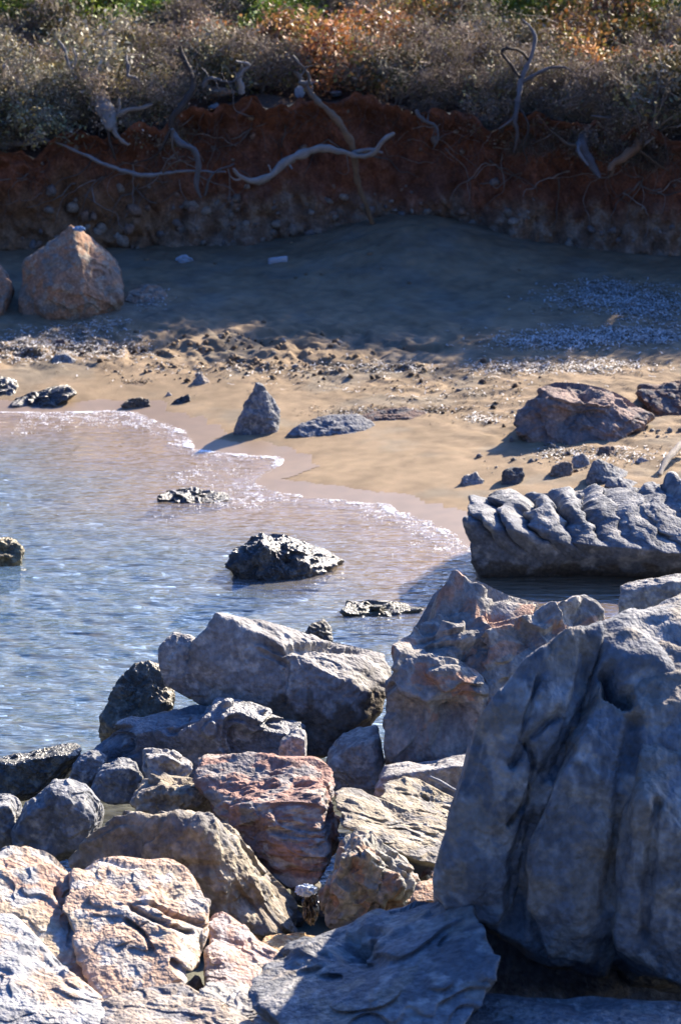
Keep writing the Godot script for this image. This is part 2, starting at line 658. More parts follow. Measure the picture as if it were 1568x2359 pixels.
func clear_sky() -> ImageTexture:   # deep blue overhead, paler at the horizon, brighter round the sun
	var im := Image.create(512, 256, false, Image.FORMAT_RGBAF)
	var el := deg_to_rad(SUN_EL)
	var az := deg_to_rad(SUN_AZ)
	var s := Vector3(sin(az) * cos(el), sin(el), -cos(az) * cos(el))
	for j in 256:
		var e := PI * (0.5 - (j + 0.5) / 256.0)
		for i in 512:
			var a := TAU * (i + 0.5) / 512.0
			var d := Vector3(sin(a) * cos(e), sin(e), -cos(a) * cos(e))
			var t := pow(1.0 - maxf(d.y, 0.0), 4.0)
			var c := Vector3(.0125, .042, .148).lerp(Vector3(.038, .074, .148), t)
			var k := exp(-d.angle_to(s) / 0.35)
			c = c * (1.0 + 12.0 * k) + Vector3(24, 26.5, 28) * k * pow(1.0 - maxf(d.y, 0.0), 4.0) * (0.35 + k)
			if d.y < 0: c = Vector3(.012, .013, .015)
			im.set_pixel(i, j, Color(c.x, c.y, c.z))
	return ImageTexture.create_from_image(im)

func _ready() -> void:
	var t0 := Time.get_ticks_msec()
	# ---- camera
	var cam := Camera3D.new()
	cam.name = "camera"
	cam.position = Vector3(0, CAM_Y, 0)
	cam.rotation_degrees = Vector3(-PITCH, 0, 0)
	add_child(cam)
	cam_basis = cam.basis
	var lens := CameraAttributesPhysical.new()
	lens.frustum_focal_length = 54.13
	lens.frustum_far = 400.0
	lens.frustum_focus_distance = 13.0
	lens.exposure_aperture = 3.0
	cam.attributes = lens
	# ---- sky
	var env := Environment.new()
	env.background_mode = Environment.BG_SKY
	env.tonemap_mode = Environment.TONE_MAPPER_LINEAR
	env.tonemap_exposure = 4.0
	var sm := PanoramaSkyMaterial.new()
	sm.panorama = clear_sky()
	env.sky = Sky.new()
	env.sky.sky_material = sm
	env.sdfgi_enabled = true
	env.ssao_enabled = true
	env.ssil_enabled = true
	var we := WorldEnvironment.new()
	we.name = "environment"
	we.environment = env
	add_child(we)
	# ---- sun: ahead and to the right, so that shadows fall towards the camera and to the left
	var sun := DirectionalLight3D.new()
	sun.name = "sun"
	sun.light_energy = 1.6
	sun.light_color = Color(1, .94, .85)
	sun.light_angular_distance = 0.55
	sun.shadow_enabled = true
	sun.rotation_degrees = Vector3(-SUN_EL, 180.0 - SUN_AZ, 0)
	add_child(sun)

	# ---- noises and materials
	n_low = noise(FastNoiseLite.TYPE_SIMPLEX_SMOOTH, 1.0, 3, 11)
	n_ridge = noise(FastNoiseLite.TYPE_SIMPLEX_SMOOTH, 1.0, 4, 23, FastNoiseLite.FRACTAL_RIDGED)
	n_ledge = noise(FastNoiseLite.TYPE_SIMPLEX_SMOOTH, 1.0, 2, 37)
	n_cell = noise(FastNoiseLite.TYPE_CELLULAR, 1.0, 1, 5, FastNoiseLite.FRACTAL_NONE)
	n_cell.cellular_return_type = FastNoiseLite.RETURN_DISTANCE
	n_col = noise(FastNoiseLite.TYPE_SIMPLEX_SMOOTH, 1.0, 4, 61)
	n_col2 = noise(FastNoiseLite.TYPE_SIMPLEX_SMOOTH, 1.0, 4, 71)
	n_fine = noise(FastNoiseLite.TYPE_SIMPLEX_SMOOTH, 1.0, 5, 83)
	var rock_tex := grain(0.02, 6, 3, Color(.6, .6, .6), Color(1, 1, 1))
	var rock_h := grain(0.03, 7, 4, Color(0, 0, 0), Color(1, 1, 1))
	var sand_tex := grain(0.2, 4, 6, Color(.6, .6, .6), Color(1, 1, 1))
	var sand_h := grain(0.12, 6, 7, Color(0, 0, 0), Color(1, 1, 1))
	M.rock = mat(0.92, rock_tex, rock_h, 1.2, 1.1, 0.35)
	M.smooth = mat(0.88, rock_tex, rock_h, 1.3, 1.1, 0.35)
	M.wet = mat(0.3, rock_tex, rock_h, 1.8, 1.6, 0.5)
	M.damp = mat(0.6, rock_tex, rock_h, 1.4, 1.3, 0.45)
	M.sand = mat(0.95, sand_tex, sand_h, 0.5, 1.0, 0.3)
	M.wet_sand = mat(0.5, sand_tex, null, 0, 1.0, 0.5)
	M.earth = mat(0.97, rock_tex, rock_h, 2.5, 0.9, 0.25)
	M.bark = mat(0.9, null, null, 0, 1.0, 0.3)
	M.wood = mat(0.85, rock_tex, rock_h, 0.4, 4.0, 0.35)
	M.leaf = mat(0.6, null, null, 0, 1.0, 0.4)
	M.leaf.backlight_enabled = true
	M.leaf.backlight = Color(.6, .6, .48)
	M.dry_leaf = mat(0.8, null, null, 0, 1.0, 0.35)
	M.dry_leaf.backlight_enabled = true
	M.dry_leaf.backlight = Color(.45, .42, .37)
	M.foam = mat(0.5, null, null, 0, 1.0, 0.5)
	M.water = StandardMaterial3D.new()
	M.water.transparency = BaseMaterial3D.TRANSPARENCY_ALPHA
	M.water.albedo_color = Color(1, 1, 1, 0.25)
	M.water.vertex_color_use_as_albedo = true
	M.water.roughness = 0.06
	M.water.metallic_specular = 0.5
	M.water.uv1_triplanar = true
	M.water.uv1_world_triplanar = true
	M.water.uv1_scale = Vector3(.45, 1, 1.5)
	M.water.heightmap_enabled = true
	M.water.heightmap_texture = grain(0.006, 3, 15, Color(0, 0, 0), Color(1, 1, 1))
	M.water.heightmap_scale = 2.2
	M.plastic = StandardMaterial3D.new()
	M.plastic.albedo_color = Color(.62, .66, .7)
	M.plastic.roughness = 0.35
	M.blue_plastic = StandardMaterial3D.new()
	M.blue_plastic.albedo_color = Color(.45, .58, .7)
	M.blue_plastic.roughness = 0.35
	M.black_plastic = StandardMaterial3D.new()
	M.black_plastic.albedo_color = Color(.1, .1, .12)
	M.black_plastic.roughness = 0.28

	build_terrain()
	print("terrain ", Time.get_ticks_msec() - t0)
	build_bank()
	print("bank ", Time.get_ticks_msec() - t0)
	build_water()
	print("water ", Time.get_ticks_msec() - t0)
	build_beach_rocks()
	print("beach rocks ", Time.get_ticks_msec() - t0)
	build_near_rocks()
	print("near rocks ", Time.get_ticks_msec() - t0)
	build_scrub()
	print("scrub ", Time.get_ticks_msec() - t0)
	build_wood()
	build_litter()
	print("all ", Time.get_ticks_msec() - t0)

# ---------------------------------------------------------------- setting
func build_terrain() -> void:
	for e in [[-12000, 700], [-3000, 900], [-300, 938], [0, 950], [180, 950], [290, 945], [345, 962], [400, 985], [440, 1003], [432, 1028], [470, 1040], [550, 1046], [600, 1052], [648, 1052], [640, 1075], [585, 1105], [600, 1125], [680, 1142], [770, 1152], [840, 1160], [888, 1160], [900, 1178], [960, 1190], [1030, 1225], [1075, 1255], [1120, 1290], [1300, 1330], [1600, 1345], [2600, 1300], [12000, 1000]]:
		var p := at_level(e[0], e[1], 0.0)
		shore.append(Vector2(p.x, -p.z))
	var soft := PackedVector2Array([shore[0]])   # corners cut once
	for i in shore.size() - 1:
		soft.append(shore[i].lerp(shore[i + 1], .27))
		if i > 1 and i < shore.size() - 3: soft.append(shore[i].lerp(shore[i + 1], .73))
	soft.append(shore[-1])
	shore = soft
	var xs := steps([-70.0, -40.0, -20.0, -12.0, -8.0, -6.5, [-5.5, -4.4, 0.2], [-4.4, 4.4, 0.035], [4.4, 5.6, 0.2], 6.5, 8.0, 12.0, 20.0, 40.0, 70.0])
	var ds := steps([-60.0, -20.0, -5.0, 2.0, 4.5, [5.8, 13.0, 0.1], [13.0, 32.0, 0.035], 32.5, 34.0, 40.0, 90.0])
	var nx := xs.size()
	var nd := ds.size()
	var v := PackedVector3Array()
	var c := PackedColorArray()
	v.resize(nx * nd)
	c.resize(nx * nd)
	for j in nd:
		for i in nx:
			var x := xs[i]
			var d := ds[j]
			var sd := shore_dist(x, d)
			v[j * nx + i] = Vector3(x, ground(x, d, sd), -d)
			var g := 1.0 + 0.35 * n_col.get_noise_2d(x * 1.3, d * 1.3) + 0.25 * n_fine.get_noise_2d(x * 5, d * 5)
			var cc := Color(.35, .252, .152)
			cc = cc.lerp(Color(.30, .24, .165), smooth(0.0, 0.4, n_col2.get_noise_2d(x * 0.7, d * 0.7)))
			var wet := smooth(0.55, 0.05, sd + 0.12 * n_col.get_noise_2d(x * 2.5, d * 2.5))
			cc = cc.lerp(Color(.29, .2, .12), wet)
			if sd < -0.6: cc = cc.lerp(Color(.2, .2, .15), smooth(-0.5, -1.8, sd)).lerp(Color(.075, .075, .05), 0.7 * smooth(0.05, 0.35, n_col.get_noise_2d(x * 2.2 + 5, d * 2.2)) * smooth(-0.8, -2.0, sd))
			c[j * nx + i] = Color(cc.r * g, cc.g * g, cc.b * g)
	quick = v
	quick_nx = nx
	quick_i = xs.bsearch(-4.401)
	quick_j = ds.bsearch(12.999)
	var o := put_mesh("beach", sheet_from(v, c, nx, nd, M.sand))
	tag(o, "tan sand beach running from the water's edge to the red bank", "", "", "structure")
	# wet sand at the water's edge: a glossier skin just above the beach
	var wx := steps([[-4.6, 1.6, 0.04]])
	var wd := steps([[17.5, 25.5, 0.04]])
	var b := Builder.new()
	nx = wx.size()
	var id := {}
	for j in wd.size() - 1:
		for i in nx - 1:
			var s := shore_dist(wx[i], wd[j])
			var edge := 0.30 + 0.22 * n_col.get_noise_2d(wx[i] * 1.2, wd[j] * 1.2)
			if s < -0.25 or s > edge: continue
			var q := PackedInt32Array()
			for e in [[i, j], [i + 1, j], [i, j + 1], [i + 1, j + 1]]:
				var key: int = e[1] * nx + e[0]
				if not id.has(key):
					id[key] = b.v.size()
					var x := wx[e[0]]
					var d := wd[e[1]]
					b.v.append(Vector3(x, ground(x, d) + 0.004, -d))
					var g := 1.0 + 0.2 * n_fine.get_noise_2d(x * 4, d * 4)
					b.col.append(Color(.29 * g, .2 * g, .12 * g))
					b.nor.append(Vector3(-(ground(x + 0.1, d) - ground(x - 0.1, d)) / 0.2, 1, (ground(x, d + 0.1) - ground(x, d - 0.1)) / 0.2).normalized())
				q.append(id[key])
			b.idx.append_array([q[0], q[2], q[1], q[1], q[2], q[3]])
	o = put_mesh("wet_sand", mesh_of(b.v, b.idx, b.col, b.nor, M.wet_sand))
	tag(o, "dark wet sand along the edge of the wash", "", "", "structure")

func bank_point(x: float, t: float) -> Vector3:   # t 0 foot, 1 rim
	var rim := knots(rim_knots, x) + 0.25 * n_low.get_noise_2d(x * 1.3, 3.0) + 0.1 * n_fine.get_noise_2d(x * 3, 1.0)
	var y := lerpf(0.2, rim, t)
	var back := 0.55 * sin(t * PI * 0.9) * (0.5 + 0.5 * t) + 0.1 * t
	if t > 0.86: back -= 0.30 * smooth(0.86, 1.0, t)
	var d := bank_d(x) - 0.1 + back
	var p := Vector3(x, y, -d)
	var nn := n_low.get_noise_3dv(p * Vector3(0.9, 0.6, 0.9)) * 0.28 - 0.17 * n_ridge.get_noise_3dv(p * Vector3(1.5, 0.8, 1.5)) + 0.09 * n_low.get_noise_3dv(p * 3.1)
	var low := smooth(0.62, 0.4, t)
	nn += (0.03 + 0.05 * low) * n_cell.get_noise_3dv(p * 5.0) + (0.05 + 0.06 * low) * n_cell.get_noise_3dv(p * 2.3) + 0.03 * n_fine.get_noise_3dv(p * 8.0)
	if x < -2.6: nn += smooth(-2.6, -3.4, x) * 0.12 * n_ridge.get_noise_3dv(p * Vector3(1.0, 0.5, 1.0))
	p.z += nn
	return p

func build_bank() -> void:
	var xs := steps([-70.0, -40.0, -20.0, -12.0, -8.0, [-6.0, -4.6, 0.2], [-4.6, 4.8, 0.03], [4.8, 6.0, 0.2], 8.0, 12.0, 20.0, 40.0, 70.0])
	var nx := xs.size()
	var nt := 80
	var v := PackedVector3Array()
	var c := PackedColorArray()
	v.resize(nx * nt)
	c.resize(nx * nt)
	for j in nt:
		var t := float(j) / (nt - 1)
		for i in nx:
			var x := xs[i]
			var p := bank_point(x, t)
			v[j * nx + i] = p
			var a := n_col.get_noise_3dv(p * 1.1) * 1.5
			var cc := Color(.36, .155, .095).lerp(Color(.26, .125, .085), smooth(-0.2, 0.5, a))
			var seam := t + 0.10 * n_col2.get_noise_2d(x * 0.9, 1.0) + 0.04 * n_fine.get_noise_3dv(p * 3.0)
			cc = cc.lerp(Color(.36, .225, .145), smooth(0.56, 0.42, seam))
			cc = cc.lerp(Color(.43, .32, .23), smooth(0.0, 0.4, n_fine.get_noise_3dv(p * 4.0) * 1.6 + .4 * n_col.get_noise_3dv(p * .9)) * smooth(0.6, 0.42, seam))
			if x < -1.7: cc = cc.lerp(Color(.4, .23, .125), smooth(-1.7, -3.0, x) * smooth(0.85, 0.6, seam) * 0.8)
			var g := 1.0 + 0.5 * n_fine.get_noise_3dv(p * 4.0)
			c[j * nx + i] = Color(cc.r * g, cc.g * g, cc.b * g)
	var bank := put_mesh("bank", sheet_from(v, c, nx, nt, M.earth))
	tag(bank, "eroded red earth bank with embedded stones behind the beach", "", "", "structure")
	# stones set in the lower bank
	rng.seed = 77
	var kinds := []
	for k in 8:
		var b := ball(5)
		var bv := PackedVector3Array()
		var bc := PackedColorArray()
		var base := [Color(.38, .31, .25), Color(.42, .29, .21), Color(.33, .29, .26), Color(.5, .42, .34)][k % 4] as Color
		var e := Vector3(rng.randf_range(.8, 1.3), rng.randf_range(.6, .9), rng.randf_range(.7, 1))
		var bn := PackedVector3Array()
		for d in b[0]:
			bv.append(d * e * (1.0 + 0.5 * n_low.get_noise_3dv(d * 1.1 + Vector3(k * 7, 0, 0))))
			bn.append((d / e).normalized())
			bc.append(base)
		kinds.append(mesh_of(bv, b[1], bc, bn, M.rock))
	for i in 260:
		var x := rng.randf_range(-4.4, 4.5)
		var t := rng.randf_range(0.16, 0.5) if i < 215 else rng.randf_range(0.5, 0.95)
		if x > 2.6 and rng.randf() < 0.5: continue
		var p := bank_point(x, t)
		var s := 0.022 + 0.05 * pow(rng.randf(), 2.5)
		if x < -1.2: s *= 1.4
		var st := put_mesh("stone", kinds[rng.randi() % 8], bank)
		st.position = p + Vector3(0, 0, s * 0.3)
		st.rotation = Vector3(rng.randf() * 6, rng.randf() * 6, rng.randf() * 6)
		st.scale = Vector3.ONE * s
	# the slope above
	var hx := steps([-70.0, -45.0, -30.0, -20.0, -14.0, -10.0, -8.0, [-6.0, 6.0, 0.15], 6.0, 8.0, 10.0, 14.0, 20.0, 30.0, 45.0, 70.0])
	var hv := PackedVector3Array()
	var hc := PackedColorArray()
	var bs := steps([[0.0, 1.0, 0.1], [1.0, 10.0, 0.25], 10.0, 12.0, 15.0, 20.0, 30.0, 50.0, 80.0])
	for j in bs.size():
		for x in hx:
			var rim := bank_point(x, 1.0)
			if j == 0:
				hv.append(rim + Vector3(0, -0.02, -0.06))
			else:
				var d := -rim.z + bs[j]
				var y := hill(x, d) + 0.05 * n_low.get_noise_2d(x * 3, d * 3)
				hv.append(Vector3(x, lerpf(rim.y, y, smooth(0, 0.6, bs[j])), -d))
			var g := 1.0 + 0.5 * n_fine.get_noise_2d(x * 3, bs[j] * 3)
			hc.append(Color(.17 * g, .10 * g, .065 * g))
	var h := put_mesh("hillside", sheet_from(hv, hc, hx.size(), bs.size(), M.earth))
	tag(h, "brown scrub covered slope above the bank", "", "", "structure")

func build_water() -> void:
	var xs := steps([-70.0, -45.0, -30.0, -20.0, -12.0, -8.0, -6.0, -5.0, [-4.4, -3.2, 0.1], [-3.2, 2.2, 0.025], [2.2, 3.4, 0.1], 4.0, 6.0])
	var ds := steps([-40.0, -10.0, 5.0, 10.0, [11.5, 25.4, 0.025], 26.0, 27.0, 30.0])
	var nx := xs.size()
	var nd := ds.size()
	var v := PackedVector3Array()
	var c := PackedColorArray()
	v.resize(nx * nd)
	c.resize(nx * nd)
	for j in nd:
		for i in nx:
			var x := xs[i]
			var d := ds[j]
			var sd := shore_dist(x, d)
			var deep := smooth(-0.4, -3.2, sd + 0.5 * n_low.get_noise_2d(x * 0.7, d * 0.5))
			var wx := x + 0.25 * n_low.get_noise_2d(x * 0.8, d * 0.8)
			var wave := n_low.get_noise_2d(wx * 1.0 + d * 0.3, d * 4.6) * (0.005 + 0.015 * deep)
			wave += n_low.get_noise_2d(wx * 3.0 + d * 1.2 + 20, d * 11.0) * (0.002 + 0.006 * deep)
			wave += 0.012 * n_low.get_noise_2d(x * 0.5 + 3, d * 0.9) * deep
			if sd > -0.25: wave *= smooth(0.1, -0.25, sd)
			v[j * nx + i] = Vector3(x, wave + (0.004 if sd < 0 else 0.004 - 0.25 * sd), -d)
			var cc := Color(.46, .345, .23).lerp(Color(.16, .26, .34), deep)
			c[j * nx + i] = cc
	var o := put_mesh("sea", sheet_from(v, c, nx, nd, M.water))
	tag(o, "clear shallow sea water with small ripples over sand", "", "", "structure")
	# foam
	rng.seed = 5
	var b := ball(3)
	var bv := PackedVector3Array()
	var bn := PackedVector3Array()
	for d in b[0]:
		bv.append(d * Vector3(1, 0.38, 0.8) * (1.0 + 0.5 * n_low.get_noise_3dv(d * 1.5)))
		bn.append(d)
	var fm := mesh_of(bv, b[1], PackedColorArray(), bn, M.foam)
	var at := []
	var spots := []
	for e in [[905, 1172, .3, .8], [320, 958, .35, .7], [140, 955, .5, .5], [540, 1155, .3, .8], [980, 1210, .3, .5], [440, 1018, .2, .7], [640, 1345, .22, .6], [420, 1098, .2, .6]]:
		var p := at_level(e[0], e[1], 0.0)
		spots.append([p.x, -p.z, e[2], e[3]])
	for i in shore.size() - 1:
		var p := shore[i]
		var q := shore[i + 1]
		if q.x < -4.5 or p.x > 1.5 or p.x < -4.6: continue
		var n := int(p.distance_to(q) * 500)
		for k in n:
			var t := rng.randf()
			var s := p.lerp(q, t)
			var thick := clampf(0.25 + 1.6 * n_col.get_noise_2d(s.x * 2.0, s.y * 2.0), 0.05, 1.2)
			if rng.randf() > thick: continue
			var off := absf(rng.randfn()) * 0.05 * thick
			at.append([s.x + rng.randfn() * 0.03, s.y - 0.005 - off + 0.05 * n_low.get_noise_2d(s.x * 5, s.y * 5), rng.randf_range(0.0015, 0.006) * (0.4 + thick)])
	var lace := noise(FastNoiseLite.TYPE_CELLULAR, 1.0, 1, 3, FastNoiseLite.FRACTAL_NONE)
	lace.cellular_return_type = FastNoiseLite.RETURN_DISTANCE2_SUB
	for k in 65000:
		var x := rng.randf_range(-3.4, 1.5)
		var d := rng.randf_range(17.8, 25.0)
		var sd := shore_dist(x, d)
		if sd > -0.015 or sd < -1.5: continue
		var wx := x + .12 * n_low.get_noise_2d(x * 3, d * 3)
		var wd := d + .12 * n_low.get_noise_2d(x * 3 + 7, d * 3)
		var patch := 0.55 * n_col.get_noise_2d(x * .8 + 2, d * .5) + 0.5 * exp(sd * 2.2) - 0.28
		for e in spots:
			patch += e[3] * exp(-pow((x - e[0]) / e[2], 2.0) - pow((d - e[1]) / (e[2] * 1.6), 2.0))
		if patch < 0 or lace.get_noise_2d(wx * 7.0, wd * 4.5) > -1.0 + 0.42 * patch: continue
		at.append([x, d, rng.randf_range(0.002, 0.0055)])
	var mm := MultiMesh.new()
	mm.transform_format = MultiMesh.TRANSFORM_3D
	mm.mesh = fm
	mm.instance_count = at.size()
	for i in at.size():
		var e: Array = at[i]
		mm.set_instance_transform(i, Transform3D(Basis(Vector3.UP, rng.randf() * 6).scaled(Vector3(e[2] * rng.randf_range(1, 3.5), e[2], e[2] * rng.randf_range(0.8, 1.4))), Vector3(e[0], 0.007, -e[1])))
	var fo := MultiMeshInstance3D.new()
	fo.name = "sea_foam"
	fo.multimesh = mm
	add_child(fo)
	tag(fo, "white foam along the edge of the wash", "foam", "", "stuff")

# ---------------------------------------------------------------- rocks on the beach and in the shallows
func build_beach_rocks() -> void:
	beach_rock("boulder", 0.7, [[35, 655, .45], [45, 600, .5], [110, 550, .55], [165, 517, .55], [205, 532, .95], [255, 572, 1.0], [287, 615, .95], [288, 655, .7], [280, 695, .42], [215, 730, .1], [120, 745, 0], [55, 735, .2], [38, 700, .35], [174, 560, .36], [205, 620, .25], [262, 645, .45], [110, 660, .0], [190, 680, .02]],
		{"n": 72, "seed": 1, "pal": RED, "lump": .07, "ridge": .035, "ledge": .05, "cf": 1.2, "round": .12}, "large rounded red orange boulder with a sunlit top")
	beach_rock("boulder", 0.6, [[-120, 700, .3], [-110, 620, .5], [-60, 590, .5], [0, 600, .4], [30, 645, .3], [32, 680, .3], [5, 722, 0], [-80, 730, 0]],
		{"n": 36, "seed": 2, "pal": RED, "lump": .07}, "smaller red brown boulder beside the large red orange one")
	beach_rock("boulder", 0.55, [[1170, 990, .2], [1195, 930, .4], [1240, 876, .55], [1280, 868, .65], [1330, 882, .7], [1400, 886, .75], [1440, 905, .7], [1482, 935, .6], [1516, 965, .45], [1500, 992, .2], [1420, 1027, 0], [1300, 1030, 0], [1200, 1018, .05], [1250, 920, .3], [1340, 930, .28], [1420, 935, .35]],
		{"n": 72, "seed": 3, "pal": [Color(.36, .25, .2), Color(.27, .2, .17), Color(.44, .32, .25), Color(.24, .2, .18)], "lump": .08, "ridge": .08, "pit": .16, "fp": 1.7, "fine": .04, "ledge": .08}, "wide knobbly purple brown boulder lying on the sand")
	beach_rock("boulder", 0.5, [[1455, 905, .3], [1475, 885, .4], [1520, 880, .5], [1600, 868, .5], [1680, 880, .5], [1690, 945, .1], [1600, 958, .0], [1530, 950, .0], [1475, 922, .15]],
		{"n": 44, "seed": 4, "pal": UMBER, "lump": .08, "ridge": .08, "ledge": .1}, "dark jagged rock behind the wide purple brown boulder")
	beach_rock("rock", 0.22, [[532, 1000, .1], [548, 955, .16], [570, 905, .2], [590, 872, .22], [604, 876, .24], [628, 905, .26], [648, 940, .25], [646, 972, .16], [638, 990, .05], [600, 1003, 0], [560, 1006, .02], [585, 920, .1], [600, 960, .03]],
		{"n": 52, "seed": 5, "pal": BLUE, "lump": .08, "ridge": .05, "ledge": .06, "mat": "smooth"}, "upright grey wedge shaped rock standing at the water's edge")
	beach_rock("rock", 0.3, [[652, 1000, .05], [695, 968, .2], [760, 952, .35], [835, 954, .4], [880, 982, .3], [835, 1006, .03], [740, 1010, 0], [690, 1006, .02]],
		{"n": 44, "seed": 6, "pal": BLUE, "mat": "smooth", "lump": .06, "ridge": .06, "ledge": .08, "sink": .1, "chops": 3}, "low flat grey rock half buried in sand")
	beach_rock("rock", 0.2, [[815, 966, .05], [850, 944, .2], [930, 936, .3], [992, 948, .25], [950, 966, .03], [870, 974, 0]],
		{"n": 32, "seed": 66, "pal": UMBER, "lump": .12, "ridge": .1, "sink": .1}, "low dark brown rock behind the flat grey one")
	beach_rock("rock", 0.12, [[436, 888, .05], [450, 868, .12], [463, 857, .15], [480, 872, .15], [491, 890, .08], [468, 892, 0]],
		{"n": 20, "seed": 7, "pal": [Color(.42, .36, .29), Color(.36, .3, .25), Color(.46, .4, .34)]}, "small pale pointed stone on dry sand")
	beach_rock("rock", 0.35, [[8, 940, .05], [25, 912, .2], [70, 898, .3], [120, 885, .35], [165, 880, .35], [182, 905, .25], [150, 930, .05], [90, 947, 0], [30, 950, 0]],
		{"n": 52, "seed": 8, "pal": DARK, "mat": "wet", "lump": .12, "ridge": .14, "pit": .2, "fine": .05}, "long black wet rock lying in the wash")
	beach_rock("rock", 0.3, [[-60, 905, .1], [-50, 870, .3], [0, 862, .35], [40, 870, .3], [50, 895, .2], [30, 915, 0], [-30, 920, 0]],
		{"n": 40, "seed": 9, "pal": [Color(.09, .09, .085), Color(.05, .05, .05), Color(.2, .19, .17)], "mat": "wet", "lump": .12, "ridge": .12, "pit": .15}, "blunt dark wet rock behind the long black one")
	beach_rock("rock", 0.15, [[278, 932, .03], [295, 918, .1], [318, 911, .12], [345, 918, .1], [350, 932, .04], [325, 945, 0], [295, 943, 0]],
		{"n": 24, "seed": 10, "pal": [Color(.12, .085, .05), Color(.07, .055, .04), Color(.16, .12, .07)], "mat": "damp", "lump": .14, "ridge": .12}, "brown weed covered stone at the edge of the foam")
	beach_rock("rock", 0.1, [[388, 934, .02], [410, 915, .1], [436, 906, .12], [440, 922, .08], [415, 936, 0]],
		{"n": 20, "seed": 11, "pal": DARK, "mat": "damp", "lump": .14}, "small black stone casting a shadow on damp sand")
	beach_rock("pebble", 0.06, [[380, 912, 0], [388, 901, .03], [398, 910, .03], [390, 915, 0]], {"n": 10, "seed": 12, "pal": [Color(.5, .46, .42), Color(.45, .42, .4), Color(.55, .5, .45)]}, "tiny white pebble beside the small black stone")
	beach_rock("rock", 0.15, [[114, 836, .02], [125, 818, .1], [155, 813, .12], [178, 828, .1], [165, 838, 0], [135, 841, 0]], {"n": 20, "seed": 13, "pal": GREY}, "small grey stone among pale seaweed on the upper beach")
	beach_rock("rock", 0.12, [[118, 798, .02], [128, 784, .08], [148, 780, .1], [155, 795, .05], [138, 803, 0]], {"n": 18, "seed": 14, "pal": UMBER}, "small brown stone below the red orange boulder")
	beach_rock("rock", 0.5, [[283, 690, .1], [300, 665, .3], [335, 650, .4], [370, 660, .4], [390, 678, .3], [360, 700, 0], [310, 705, 0]], {"n": 26, "seed": 41, "pal": RED}, "low dark rock in the shade of the red orange boulder")
	# the row of stones below the wide boulder
	beach_rock("rock", 0.14, [[1052, 1113, .02], [1070, 1094, .08], [1098, 1084, .12], [1116, 1106, .08], [1112, 1118, .02], [1075, 1121, 0]], {"n": 24, "seed": 15, "pal": GREY, "ledge": .1}, "small grey stone with a bright corner")
	beach_rock("rock", 0.16, [[1152, 1112, .02], [1156, 1082, .06], [1175, 1074, .12], [1204, 1075, .14], [1209, 1096, .1], [1196, 1118, 0], [1160, 1122, 0]], {"n": 26, "seed": 16, "pal": [Color(.13, .13, .13), Color(.1, .1, .1), Color(.18, .17, .16)]}, "small dark block shaped stone on the sand")
	beach_rock("rock", 0.16, [[1262, 1098, .02], [1268, 1072, .06], [1290, 1060, .12], [1318, 1066, .14], [1322, 1088, .08], [1300, 1102, 0]], {"n": 24, "seed": 17, "pal": [Color(.3, .22, .16), Color(.25, .19, .15), Color(.36, .3, .24)]}, "small brown angular stone between driftwood and dark block")
	beach_rock("rock", 0.14, [[1312, 1072, .02], [1318, 1050, .08], [1340, 1042, .12], [1358, 1052, .12], [1360, 1072, .04], [1335, 1082, 0]], {"n": 22, "seed": 18, "pal": GREY}, "small round grey stone behind the brown angular one")
	beach_rock("rock", 0.14, [[1372, 1048, .02], [1380, 1030, .1], [1405, 1023, .12], [1422, 1034, .12], [1415, 1052, .02]], {"n": 22, "seed": 19, "pal": [Color(.25, .17, .12), Color(.2, .15, .12), Color(.3, .22, .17)]}, "small flat topped brown stone by the wide boulder")
	beach_rock("rock", 0.22, [[1345, 1108, .0], [1362, 1060, .1], [1374, 1050, .14], [1400, 1062, .2], [1448, 1086, .28], [1440, 1100, .14], [1400, 1116, 0]], {"n": 30, "seed": 20, "pal": BLUE, "mat": "smooth", "ledge": .08}, "bluish grey wedge stone sloping to one side")
	beach_rock("rock", 0.2, [[1390, 1118, .0], [1402, 1098, .08], [1430, 1096, .14], [1470, 1112, .2], [1450, 1128, .02]], {"n": 24, "seed": 21, "pal": BLUE, "mat": "smooth"}, "low grey stone in front of the bluish wedge stone")
	beach_rock("pebble", 0.08, [[1460, 1062, 0], [1475, 1050, .05], [1495, 1060, .05], [1480, 1070, 0]], {"n": 12, "seed": 22, "pal": [Color(.45, .42, .4), Color(.4, .38, .37), Color(.5, .47, .43)]}, "tiny pale stone near the bleached branch")
	# in the water
	rock("rock", 17.75, 0.35, [[[508, 1300, .12], [514, 1262, .2], [560, 1242, .28], [600, 1222, .35], [650, 1219, .42], [700, 1238, .5], [760, 1262, .55], [803, 1288, .5], [780, 1305, .25], [700, 1328, .05], [630, 1352, 0], [580, 1342, .05], [535, 1332, .1], [628, 1262, .1], [605, 1300, .05], [670, 1285, .15]]],
		{"n": 72, "seed": 23, "pal": [Color(.075, .07, .06), Color(.045, .045, .043), Color(.13, .12, .1)], "mat": "wet", "lump": .09, "ridge": .07, "fine": .05, "pit": .1, "fp": 3.0, "sink": .3, "ledge": .08}, "dark wet pyramid rock standing in the shallow water")
	rock("rock", 20.35, 0.3, [[[352, 1148, .05], [370, 1128, .15], [410, 1120, .25], [470, 1128, .3], [520, 1132, .3], [545, 1148, .15], [500, 1156, .02], [420, 1158, 0]]],
		{"n": 52, "seed": 24, "pal": DARK, "mat": "wet", "lump": .14, "ridge": .14, "pit": .25, "fine": .06, "sink": .2}, "flat black wet rock washed over by foam")
